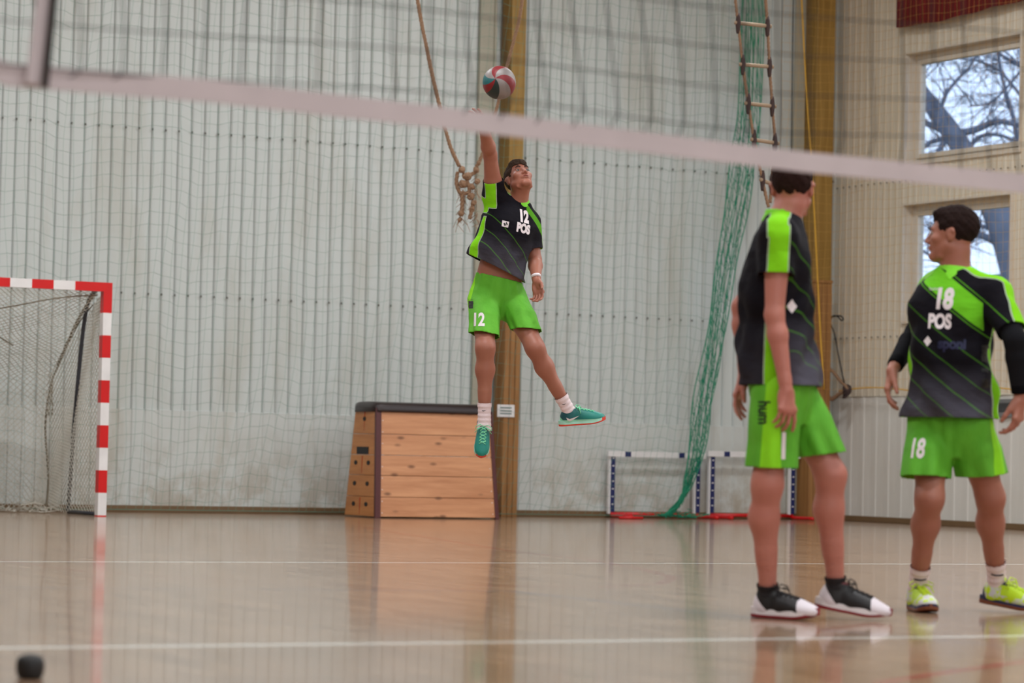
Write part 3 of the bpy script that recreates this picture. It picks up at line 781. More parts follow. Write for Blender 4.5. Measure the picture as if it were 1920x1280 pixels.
# ------------------------------------------------------------------ volleyball in the air
n = NT('swirled_ball_panels'); p = n.obj(); 
ax = (-F0*0.93 - R0*0.22 + Z*0.12).normalized(); ex = (R0 - ax*R0.dot(ax)).normalized(); ey = ax.cross(ex)
bx = n.vm('DOT_PRODUCT', p, tuple(ex)); by = n.vm('DOT_PRODUCT', p, tuple(ey)); bz = n.vm('DOT_PRODUCT', p, tuple(ax))
ang = n.ma('ARCTAN2', by, bx); pol = n.ma('ARCCOSINE', n.ma('MINIMUM', n.ma('MAXIMUM', n.ma('DIVIDE', bz, .1051), -1.0), 1.0))
tt = n.ma('FRACT', n.ma('ADD', n.ma('ADD', n.ma('DIVIDE', ang, 2*math.pi), n.ma('MULTIPLY', pol, 0.09)), 0.985))
Rr, Wc, Gc, Dk = lin((128, 24, 32)), lin((136, 128, 126)), lin((34, 100, 104)), lin((20, 44, 44))  # panel colours dimmed: shade of the ball's backlit side put into them
col = n.ramp(tt, [(0.0, Rr), (0.11, Wc), (0.25, Rr), (0.37, Wc), (0.50, Gc), (0.62, Rr), (0.72, Dk), (0.85, Wc)], 'CONSTANT')
fr = n.ma('ABSOLUTE', n.ma('SUBTRACT', n.ma('FRACT', n.ma('MULTIPLY', tt, 8.0)), 0.5))
n.bump(n.noise(p, 300, 2), 0.1, 0.001)
M_ball = n.done(col, 0.45)
bm = bmesh.new(); bmesh.ops.create_uvsphere(bm, u_segments=64, v_segments=40, radius=.105)
me = bpy.data.meshes.new('volleyball'); bm.to_mesh(me); bm.free(); me.materials.append(M_ball)
me.polygons.foreach_set('use_smooth', [True]*len(me.polygons))
o = bpy.data.objects.new('volleyball', me); COL.objects.link(o); o.location = pt(936, 155, 18.5)
tag(o, 'red, white and green volleyball in the air above the jumping player', 'ball')

# ------------------------------------------------------------------ bare tree outside the windows
DT = 44; tr = empty('bare_tree', flo(2000, 954) if False else (pt(2000, 900, DT).x, pt(2000, 900, DT).y, -.02))
tag(tr, 'large bare winter tree seen outside through the two windows', 'tree')
def tp(px, py, dd=0): return pt(px, py, DT+dd)
base = tp(2010, 900); base.z = 0
trunk = [base, tp(1995, 800), tp(1960, 680), tp(1925, 560), tp(1893, 460), tp(1868, 395), tp(1835, 330), tp(1808, 285), tp(1778, 240), tp(1745, 195), tp(1722, 160), tp(1690, 90), tp(1650, 0), tp(1600, -120)]
rad = [.55, .46, .38, .30, .24, .22, .19, .165, .15, .125, .10, .085, .06, .03]
b = MB(); s_ = spline(trunk, 5); b.tube(s_, [float(np.interp(i, np.linspace(0, len(s_)-1, len(rad)), rad)) for i in range(len(s_))], 12)
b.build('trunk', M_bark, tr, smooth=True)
b = MB()
def limb(P, r0, r1): 
    s = spline(P, 5); b.tube(s, [r0+(r1-r0)*i/(len(s)-1) for i in range(len(s))], 7); return s
limbs = []
limbs.append(limb([tp(1790, 255), tp(1765, 243), tp(1735, 230), tp(1700, 215), tp(1640, 215)], .065, .03))
limbs.append(limb([tp(1795, 262), tp(1760, 262), tp(1735, 272), tp(1700, 300), tp(1690, 340)], .05, .02))
limbs.append(limb([tp(1812, 292), tp(1780, 262), tp(1765, 275), tp(1752, 300), tp(1745, 340)], .055, .03))
limbs.append(limb([tp(1800, 250), tp(1830, 243), tp(1870, 228), tp(1910, 235), tp(1980, 250)], .065, .03))
limbs.append(limb([tp(1815, 280), tp(1835, 258), tp(1862, 252), tp(1890, 258), tp(1920, 272)], .04, .02))
limbs.append(limb([tp(1760, 215), tp(1775, 175), tp(1795, 150), tp(1818, 125), tp(1835, 95), tp(1850, 40)], .035, .012))
limbs.append(limb([tp(1725, 160), tp(1728, 150), tp(1722, 130), tp(1715, 80)], .03, .01))
limbs.append(limb([tp(1905, 480), tp(1870, 455), tp(1835, 440), tp(1800, 442), tp(1740, 452)], .075, .03))
limbs.append(limb([tp(1885, 420), tp(1850, 425), tp(1820, 418), tp(1790, 412)], .05, .02))
limbs.append(limb([tp(1925, 540), tp(1880, 520), tp(1840, 525), tp(1780, 500), tp(1730, 470)], .07, .02))
limbs.append(limb([tp(1930, 360), tp(1915, 300), tp(1900, 220), tp(1880, 150), tp(1865, 60)], .05, .02))
limbs.append(limb([tp(1990, 330), tp(1950, 230), tp(1915, 180), tp(1870, 130), tp(1820, 110)], .045, .012))
limbs.append(limb([tp(1990, 200), tp(1940, 140), tp(1890, 110), tp(1850, 90), tp(1800, 90)], .04, .012))
limbs.append(limb([tp(1995, 60), tp(1950, 90), tp(1900, 150), tp(1860, 190), tp(1815, 200)], .035, .01))
limbs.append(limb([tp(1940, 600), tp(1930, 480), tp(1925, 400), tp(1915, 330)], .06, .03))
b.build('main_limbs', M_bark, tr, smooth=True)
b = MB()
def twig(p, d, ln, r, dep):
    P = [p]; k = 6
    for i in range(k):
        d = (d+Vector((random.uniform(-.35, .35), random.uniform(-.35, .35), random.uniform(-.33, .35)))).normalized(); P.append(P[-1]+d*ln/k)
    b.tube(P, [r*(1-.7*i/k) for i in range(k+1)], 4, cap=False)
    if dep > 0:
        for q in range(3 if dep > 1 else 4):
            i = random.randint(1, k); dd = (d+Vector((random.uniform(-.9, .9), random.uniform(-.9, .9), random.uniform(-.8, .8)))).normalized()
            twig(P[i], dd, ln*.62, r*.5, dep-1)
for s in limbs:
    for q in range(11):
        i = random.randint(2, len(s)-2); d = (s[i+1]-s[i]).normalized()
        dd = (d+Vector((random.uniform(-1, 1), random.uniform(-1, 1), random.uniform(-.9, 1)))).normalized()
        twig(s[i], dd, random.uniform(.5, 1.1), .013, 2)
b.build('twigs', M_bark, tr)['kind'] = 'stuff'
b = MB(); b.box((XR+.25, -30, -.4), (70, 80, -.02)); o = b.build('grass_ground', simple('winter_grass', (90, 96, 70), .9, var=.3, scale=3)); o['kind'] = 'structure'
# ------------------------------------------------------------------ implicit surfaces for the figures
def V(*a): return np.array(a if len(a) > 1 else a[0], dtype=float)
def nrm(v): v = np.asarray(v, float); return v/np.linalg.norm(v)
def smin(a, b, k): h = np.maximum(k-np.abs(a-b), 0)/k; return np.minimum(a, b)-h*h*k*0.25
class Field:
    def __init__(s, lo, hi, h):
        s.lo = np.asarray(lo, float); s.h = h; s.n = np.ceil((np.asarray(hi)-s.lo)/h).astype(int)+1
        s.F = np.full(tuple(s.n), 1.0, np.float32)
    def win(s, lo, hi, pad):
        a = np.clip(np.floor((np.asarray(lo)-pad-s.lo)/s.h).astype(int), 0, s.n-1); b = np.clip(np.ceil((np.asarray(hi)+pad-s.lo)/s.h).astype(int)+1, 1, s.n)
        ax = [(s.lo[i]+np.arange(a[i], b[i])*s.h).astype(np.float32) for i in range(3)]
        sl = tuple(slice(a[i], b[i]) for i in range(3)); return sl, ax[0][:, None, None], ax[1][None, :, None], ax[2][None, None, :]
    def add(s, p, k=0.01):
        lo, hi, fn = p; sl, x, y, z = s.win(lo, hi, max(k*1.2, .02)+s.h*2)
        s.F[sl] = smin(s.F[sl], fn(x, y, z), k)
    def sub(s, p, k=0.005):
        lo, hi, fn = p; sl, x, y, z = s.win(lo, hi, max(k*1.2, .02)+s.h*2)
        s.F[sl] = -smin(-s.F[sl], fn(x, y, z), k)
    def cut(s, point, normal):      # keep the side opposite to normal
        x, y, z = [(s.lo[i]+np.arange(s.n[i])*s.h).astype(np.float32) for i in range(3)]
        n_ = nrm(normal); d = (x[:, None, None]-point[0])*n_[0]+(y[None, :, None]-point[1])*n_[1]+(z[None, None, :]-point[2])*n_[2]
        s.F = np.maximum(s.F, d.astype(np.float32))
    def mesh(s, name, mats, parent=None, attrs=None, planes=(), smooth=1, edge=1.3):
        F = s.F; S = F < 0
        S[0] = S[-1] = False; S[:, 0] = S[:, -1] = False; S[:, :, 0] = S[:, :, -1] = False
        c = S[:-1, :-1, :-1].astype(np.int8)
        tot = np.zeros(c.shape, np.int8)
        offs = [(i, j, k) for i in (0, 1) for j in (0, 1) for k in (0, 1)]
        for i, j, k in offs: tot += S[i:S.shape[0]-1+i, j:S.shape[1]-1+j, k:S.shape[2]-1+k]
        act = (tot > 0) & (tot < 8); idx = np.argwhere(act)
        ids = np.full(act.shape, -1, np.int32); ids[act] = np.arange(len(idx))
        vals = {o: F[idx[:, 0]+o[0], idx[:, 1]+o[1], idx[:, 2]+o[2]] for o in offs}
        for o in offs:   # keep in step with the cleared border
            pass
        acc = np.zeros((len(idx), 3)); cnt = np.zeros(len(idx))
        for a in offs:
            for ax in range(3):
                if a[ax] == 0:
                    b_ = list(a); b_[ax] = 1; b_ = tuple(b_); va, vb_ = vals[a], vals[b_]
                    m = (va < 0) != (vb_ < 0); t = np.where(m, va/(va-vb_+1e-12), 0)
                    P = np.tile(np.array(a, float), (len(idx), 1)); P[:, ax] += t
                    acc[m] += P[m]; cnt[m] += 1
        v = s.lo+(idx+acc/np.maximum(cnt, 1)[:, None])*s.h
        faces = []
        for ax in range(3):
            o1, o2 = [(1, 2), (2, 0), (0, 1)][ax]
            sa = [slice(1, -1)]*3; sa[ax] = slice(0, -1); sb = list(sa); sb[ax] = slice(1, None)
            A = S[tuple(sa)]; B = S[tuple(sb)]; e = np.argwhere(A != B)
            base = e.copy(); 
            for q in range(3):
                if q != ax: base[:, q] += 1
            def cell(d1, d2):
                c_ = base.copy(); c_[:, o1] -= d1; c_[:, o2] -= d2; return ids[c_[:, 0], c_[:, 1], c_[:, 2]]
            q = np.stack([cell(1, 1), cell(0, 1), cell(0, 0), cell(1, 0)], 1)
            fl = B[e[:, 0], e[:, 1], e[:, 2]]; q[fl] = q[fl][:, ::-1]; faces.append(q)
        f = np.concatenate(faces); f = f[(f >= 0).all(1)]
        # light smoothing
        for _ in range(smooth):
            sm = np.zeros_like(v); ct = np.zeros(len(v))
            for a, b_ in ((0, 1), (1, 2), (2, 3), (3, 0)):
                np.add.at(sm, f[:, a], v[f[:, b_]]); np.add.at(ct, f[:, a], 1); np.add.at(sm, f[:, b_], v[f[:, a]]); np.add.at(ct, f[:, b_], 1)
            v = v*.45+.55*sm/np.maximum(ct, 1)[:, None]
        if len(planes):
            a = v[f]; cen = a.mean(1); nr = np.cross(a[:, 2]-a[:, 0], a[:, 3]-a[:, 1]); nr /= np.maximum(np.linalg.norm(nr, axis=1), 1e-12)[:, None]
            kill = np.zeros(len(f), bool)
            for pl in planes:
                p_, n_ = pl[0], nrm(pl[1]); rad_ = pl[2] if len(pl) > 2 else 9
                kill |= (np.abs((cen-p_)@n_) < s.h*edge) & (np.abs(nr@n_) > .6) & (np.linalg.norm(cen-p_, axis=1) < rad_)
            f = f[~kill]; used = np.unique(f); mp = np.full(len(v), -1); mp[used] = np.arange(len(used)); v = v[used]; f = mp[f]
        me = bpy.data.meshes.new(name); me.vertices.add(len(v)); me.vertices.foreach_set('co', v.astype(np.float32).ravel())
        me.loops.add(len(f)*4); me.loops.foreach_set('vertex_index', f.astype(np.int32).ravel()); me.polygons.add(len(f)); me.polygons.foreach_set('loop_start', np.arange(len(f), dtype=np.int32)*4)
        me.update(calc_edges=True); me.validate()
        me.polygons.foreach_set('use_smooth', [True]*len(me.polygons))
        if attrs:
            vv = np.empty(len(me.vertices)*3, np.float32); me.vertices.foreach_get('co', vv); vv = vv.reshape(-1, 3)
            for nm, fn in attrs.items():
                r = np.asarray(fn(vv), np.float32)
                if r.ndim == 2: at = me.attributes.new(nm, 'FLOAT_VECTOR', 'POINT'); at.data.foreach_set('vector', r.ravel())
                else: at = me.attributes.new(nm, 'FLOAT', 'POINT'); at.data.foreach_set('value', r)
        for m in (mats if isinstance(mats, (list, tuple)) else [mats]): me.materials.append(m)
        o = bpy.data.objects.new(name, me); COL.objects.link(o)
        if parent is not None: o.parent = parent
        return o
def cone(a, b, ra, rb):
    a = np.asarray(a, float); b = np.asarray(b, float); d = b-a; L2 = max(float(d@d), 1e-12); R = max(ra, rb)
    def fn(x, y, z):
        px, py, pz = x-a[0], y-a[1], z-a[2]; t = np.clip((px*d[0]+py*d[1]+pz*d[2])/L2, 0, 1)
        return np.sqrt((px-t*d[0])**2+(py-t*d[1])**2+(pz-t*d[2])**2)-(ra+(rb-ra)*t)
    return np.minimum(a, b)-R, np.maximum(a, b)+R, fn
def ell(c, A, r):       # A: three unit axes, r: radii
    c = np.asarray(c, float); A = [nrm(q) for q in A]; R = max(r)
    def fn(x, y, z):
        px, py, pz = x-c[0], y-c[1], z-c[2]; s0 = 0; s1 = 0
        for q, rr in zip(A, r):
            l = px*q[0]+py*q[1]+pz*q[2]; s0 = s0+(l/rr)**2; s1 = s1+(l/(rr*rr))**2
        k0 = np.sqrt(s0); k1 = np.sqrt(s1)+1e-9; return k0*(k0-1)/k1
    return c-R, c+R, fn
def loft(o, X, Y, Zd, tab, fold=None, ex=2.0):
    """tab rows: z, half width, half depth, offset x, offset y, twist (rad). Frame X right, Y front, Zd up."""
    o = np.asarray(o, float); T = np.array(tab, float); X, Y, Zd = nrm(X), nrm(Y), nrm(Zd); z0, z1 = T[0, 0], T[-1, 0]; R = T[:, 1:3].max()+np.abs(T[:, 3:5]).max()
    c0 = o+Zd*z0; c1 = o+Zd*z1
    def fn(x, y, z):
        px, py, pz = x-o[0], y-o[1], z-o[2]; lx = px*X[0]+py*X[1]+pz*X[2]; ly = px*Y[0]+py*Y[1]+pz*Y[2]; lz = px*Zd[0]+py*Zd[1]+pz*Zd[2]
        zc = np.clip(lz, z0, z1); g = lambda i: np.interp(zc, T[:, 0], T[:, i])
        w_, d_ = g(1), g(2); lx = lx-g(3); ly = ly-g(4); tw = g(5); cs, sn = np.cos(tw), np.sin(tw)
        ax_, ay = lx*cs+ly*sn, -lx*sn+ly*cs
        q = ((np.abs(ax_)/w_)**ex+(np.abs(ay)/d_)**ex)**(1/ex); dd = (q-1)*np.minimum(w_, d_)
        if fold is not None: dd = dd-fold(np.arctan2(ay, ax_), lz)
        out = np.maximum(lz-z1, z0-lz); return np.where(out > 0, np.sqrt(np.maximum(dd, 0)**2+out**2)+np.minimum(dd, 0)*0+np.where(dd < 0, 0, 0), np.maximum(dd, out))
    return np.minimum(c0, c1)-R, np.maximum(c0, c1)+R, fn

# ------------------------------------------------------------------ cloth and skin materials
def skin_mat(name, rgb, blot):
    n = NT(name); p = n.obj(); f = n.noise(p, 7, 4); g = n.noise(p, 45, 3)
    col = n.mix(n.ma('MULTIPLY', f, 0.8), lin(rgb), lin(blot)); col = n.mix(n.ma('MULTIPLY', g, 0.25), col, tuple(v*.8 for v in lin(rgb)))
    n.bump(g, 0.12, 0.003); n.b.inputs['Subsurface Weight'].default_value = .12; n.b.inputs['Subsurface Radius'].default_value = (.02, .008, .004)
    n.b.inputs['Subsurface Scale'].default_value = .5
    return n.done(col, 0.5)
SK1 = skin_mat('skin_tanned', (164, 108, 86), (146, 82, 68))
SK2 = skin_mat('skin_pale_pink', (188, 124, 108), (166, 94, 84))
SK3 = skin_mat('skin_light', (168, 112, 92), (148, 84, 70))
def hair_mat(name, rgb):
    n = NT(name); p = n.obj(); f = n.noise(n.vm('MULTIPLY', p, (1, 1, .35)), 160, 3)
    col = n.mix(f, tuple(v*.5 for v in lin(rgb)), tuple(v*1.6 for v in lin(rgb))); n.bump(f, .6, .004); return n.done(col, .85, 0, .12)
HR1 = hair_mat('brown_hair', (58, 46, 38)); HR2 = hair_mat('dark_brown_hair', (40, 24, 22)); HR3 = hair_mat('dark_hair', (34, 22, 20))
LG = lin((128, 208, 26)); LG2 = lin((108, 194, 36)); BK = lin((16, 14, 22)); GRY = lin((84, 82, 94))
def jersey_mat(chest_band, fs=.38):
    """pat: x across, y front(+)/back(-), z height below the neck base (metres); panel: signed distance into the lime panels"""
    n = NT('printed_jersey_cloth'); P = n.attr('pat').outputs['Vector']; x, y, z = n.sep(P); g = n.attr('panel').outputs['Fac']; front = n.ma('GREATER_THAN', y, 0.0)
    fade = n.ramp(n.ma('MULTIPLY', n.ma('ADD', z, fs), -3.6), [(0.0, (0, 0, 0)), (1.0, (1, 1, 1))])
    bn = n.noise(n.comb(n.ma('MULTIPLY', x, 3.0), n.ma('MULTIPLY', y, 3.0), n.ma('MULTIPLY', n.ma('ADD', z, n.ma('MULTIPLY', x, .7)), 30.0)), 1.2, 3)
    fr2 = n.ma('ADD', n.ma('MULTIPLY', front, .75), .25)
    col = n.mix(n.ma('MULTIPLY', n.ma('MULTIPLY', fade, n.ma('ADD', n.ma('MULTIPLY', bn, .5), .7)), fr2), BK, GRY)
    u = n.ma('ADD', z, n.ma('MULTIPLY', x, .74))
    for c, wd in ((-.267, .006), (-.372, .005), (-.465, .007), (-.565, .006), (-.655, .005)):
        m = n.ma('LESS_THAN', n.ma('ABSOLUTE', n.ma('ADD', u, -c)), wd*.62)
        col = n.mix(n.ma('MULTIPLY', n.ma('MULTIPLY', m, front), .22), col, LG2)
    if chest_band:
        m = n.ma('MULTIPLY', n.ma('LESS_THAN', u, -.012), n.ma('GREATER_THAN', u, -.128)); m = n.ma('MULTIPLY', m, front)
        m = n.ma('MULTIPLY', m, n.ma('LESS_THAN', x, .150)); m = n.ma('MULTIPLY', m, n.ma('GREATER_THAN', x, -.125))
        col = n.mix(m, col, LG2)
        for c in (-.142, .004):
            m = n.ma('LESS_THAN', n.ma('ABSOLUTE', n.ma('ADD', u, -c)), .003); col = n.mix(n.ma('MULTIPLY', n.ma('MULTIPLY', m, front), .5), col, LG2)
    else:
        m = n.ma('MULTIPLY', n.ma('LESS_THAN', u, .03), n.ma('GREATER_THAN', u, -.02)); m = n.ma('MULTIPLY', n.ma('MULTIPLY', m, front), n.ma('GREATER_THAN', x, .02))
        col = n.mix(n.ma('MULTIPLY', m, .6), col, LG2)
    m = n.ma('GREATER_THAN', g, 0.0); col = n.mix(m, col, LG)
    e = n.ma('LESS_THAN', n.ma('ABSOLUTE', n.ma('ADD', g, .003)), .0022); col = n.mix(n.ma('MULTIPLY', e, .7), col, lin((200, 220, 190)))
    wv = n.noise(n.comb(n.ma('MULTIPLY', x, 6.0), n.ma('MULTIPLY', y, 6.0), n.ma('MULTIPLY', z, 12.0)), 1.5, 3)
    n.bump(wv, .5, .02)
    return n.done(col, .85, 0, .15)
def shorts_mat():
    n = NT('lime_shorts_cloth'); p = n.obj(); g = n.attr('panel').outputs['Fac']
    wv = n.noise(n.vm('MULTIPLY', p, (1, 1, .45)), 16, 3); col = n.mix(wv, lin((78, 156, 34)), lin((102, 180, 50)))
    col = n.mix(n.ma('GREATER_THAN', g, 0.0), col, lin((136, 216, 26)))
    n.bump(wv, .5, .02); return n.done(col, .7, 0, .3)
J_A = jersey_mat(False); J_B = jersey_mat(False, .20); J_C = jersey_mat(True); SHM = shorts_mat()
LIME = simple('lime_collar_cloth', (124, 218, 34), .7, bump=.3)
WHT = simple('white_print', (226, 216, 220), .6, var=.05); NVY = simple('dark_blue_print', (14, 20, 62), .6); BLKP = simple('black_print', (12, 12, 12), .6)
SOCKW = simple('white_ribbed_sock', (226, 208, 212), .85, bump=.3, bscale=90); SOCKB = simple('black_sock', (22, 16, 20), .85, bump=.3)
UNDER = simple('charcoal_sleeve_cloth', (24, 24, 28), .9, bump=.3, spec=.1); CUFF = simple('black_cuff', (8, 8, 12), .9, spec=.1)
EYE = simple('eye_white', (150, 128, 120), .4); IRIS = simple('dark_iris', (34, 24, 20), .3); BROW = simple('brow_hair', (52, 36, 30), .9); LIP = simple('lip_skin', (150, 78, 72), .5)

# ------------------------------------------------------------------ anatomy
def hand(F, wrist, d, pn, side, curl=(.35, .4, .45, .5), spread=.06, thumb=.7, s=1.0, tcurl=.3):
    """d: toward the fingers, pn: out of the palm, side: from little finger to thumb side"""
    d = nrm(d); pn = nrm(pn-d*(pn@d)); sd = nrm(np.cross(d, pn)); sd = sd if sd@side > 0 else -sd
    kn = [wrist+d*l*s+sd*o*s-pn*.004*s for l, o in ((.094, .032), (.100, .011), (.096, -.011), (.087, -.031))]
    for k in kn:
        F.add(cone(wrist+(k-wrist)*.12+sd*0, k, .0150*s, .0125*s), .016)
    F.add(cone(kn[0], kn[3], .012*s, .011*s), .008)
    F.add(ell(wrist+d*.045*s+sd*.024*s+pn*.010*s, (d, sd, pn), (.032*s, .018*s, .015*s)), .012)
    F.add(ell(wrist+d*.05*s-sd*.022*s+pn*.008*s, (d, sd, pn), (.035*s, .014*s, .012*s)), .012)
    for i, k in enumerate(kn):
        ln = [(.043, .026, .021), (.047, .029, .022), (.043, .027, .021), (.034, .021, .019)][i]; off = (1.5-i)*spread; a = 0; p = k
        rr = [.0092, .0094, .0090, .0080][i]*s
        for q, l in enumerate(ln):
            a += curl[i]*(.75, 1.0, .7)[q]; dd = nrm(d*math.cos(a)+pn*math.sin(a)+sd*off*math.cos(a)); e = p+dd*l*s
            F.add(cone(p, e, rr*(1-.08*q), rr*(.94-.09*q)), .004); p = e
    t0 = wrist+d*.022*s+sd*.022*s+pn*.006*s; dd = nrm(sd*math.sin(thumb)+d*math.cos(thumb)+pn*.35); t1 = t0+dd*.044*s
    F.add(cone(t0, t1, .0165*s, .0125*s), .014)
    d2 = nrm(dd*math.cos(tcurl)+nrm(d*.8+pn*.4-sd*.5)*math.sin(tcurl)); t2 = t1+d2*.034*s; F.add(cone(t1, t2, .0118*s, .0105*s), .005)
    d3 = nrm(d2*math.cos(tcurl)+nrm(d*.8+pn*.5-sd*.6)*math.sin(tcurl)); F.add(cone(t2, t2+d3*.026*s, .0108*s, .0082*s), .004)
def headfn(F, c, fw, up, s=1.0):
    fw = nrm(fw); up = nrm(up-fw*(up@fw)); rx = np.cross(fw, up); A = (rx, fw, up)
    P = lambda x, y, z: c+(rx*x+fw*y+up*z)*s
    E = lambda x, y, z, a, b_, e_: ell(P(x, y, z), A, (a*s, b_*s, e_*s))
    F.add(E(0, -.014, .030, .074, .096, .086), .02); F.add(E(0, .026, -.030, .060, .070, .082), .03)
    for q in (1, -1):
        F.add(cone(P(q*.050, .005, -.055), P(q*.014, .072, -.097), .020*s, .018*s), .022)
        F.add(E(q*.043, .062, -.022, .020, .020, .016), .02)
    F.add(cone(P(-.010, .078, -.098), P(.010, .078, -.098), .018*s, .018*s), .014)
    F.add(cone(P(-.030, .080, .020), P(.030, .080, .020), .012*s, .012*s), .014)
    F.add(cone(P(-.048, .04, -.10), P(.048, .04, -.10), .004*s, .004*s), .02)
    for q in (1, -1): F.sub(E(q*.031, .098, .002, .017, .013, .011), .012)
    F.add(cone(P(0, .088, .010), P(0, .113, -.030), .0075*s, .0100*s), .010)
    for q in (1, -1): F.add(E(q*.011, .100, -.035, .008, .011, .008), .006)
    F.add(E(0, .088, -.060, .026, .012, .013), .010)
    F.add(E(0, .098, -.056, .021, .007, .0050), .004); F.add(E(0, .096, -.067, .018, .008, .0058), .004)
    F.sub(E(0, .106, -.0615, .020, .008, .0016), .003)
    for q in (1, -1):
        F.add(E(q*.074, -.010, -.006, .010, .019, .032), .006); F.add(cone(P(q*.078, -.016, .020), P(q*.086, -.024, .006), .006*s, .006*s), .006); F.sub(E(q*.087, -.006, -.004, .005, .009, .016), .004)
    return P, A
def add_eyes(P, A, s, body, brow):
    for q in (1, -1):
        bm = bmesh.new(); bmesh.ops.create_uvsphere(bm, u_segments=16, v_segments=12, radius=.0118*s); me = bpy.data.meshes.new('eye'); bm.to_mesh(me); bm.free()
        me.materials.append(EYE); me.materials.append(IRIS); c = P(q*.031, .0785, .002)
        for pg in me.polygons:
            n_ = np.array(pg.center); pg.use_smooth = True
            if nrm(n_)@nrm(A[1]) > .80: pg.material_index = 1
        o = bpy.data.objects.new('eye', me); COL.objects.link(o); o.location = c; o.parent = body
        b = MB(); b.tube([P(q*.014, .0985, .021), P(q*.03, .0985, .0265), P(q*.047, .086, .022)], [.003*s, .0042*s, .002*s], 6); b.build('eyebrow', brow, body, smooth=True)
def hairfn(name, P, A, s, mat, body, h, top=.0, seed=1, drop=0.0):
    c = P(0, -.01, .03); F = Field(c-.15*s, c+.15*s, h)
    F.add(ell(P(0, -.017, .036+top), A, (.0815*s, .103*s, (.089+top)*s)), .01)
    F.add(ell(P(0, .045, .085+top), A, (.060*s, .045*s, .028*s)), .02)
    x, y, z = [(F.lo[i]+np.arange(F.n[i])*h) for i in range(3)]; X, Y, Zz = np.meshgrid(x, y, z, indexing='ij'); D = np.stack([X-P(0, 0, 0)[0], Y-P(0, 0, 0)[1], Zz-P(0, 0, 0)[2]], -1)/s
    ly = D@A[1]; lz = D@A[2]; lx = D@A[0]
    line = np.interp(ly, [-.12, -.07, -.03, -.022, .012, .018, .040, .058, .12], [-.078-drop, -.075-drop, -.045, .020, .022, -.012, .000, .056, .062])
    rn = .0022*np.sin(X*210+seed)*np.sin(Y*190)*np.sin(Zz*230+seed)+.0018*np.sin(X*90+Zz*120)*np.sin(Y*100)
    F.F = np.maximum(F.F+rn.astype(np.float32), ((line-lz)*.8*s+rn*1.5).astype(np.float32))
    return F.mesh(name, mat, body, smooth=1)

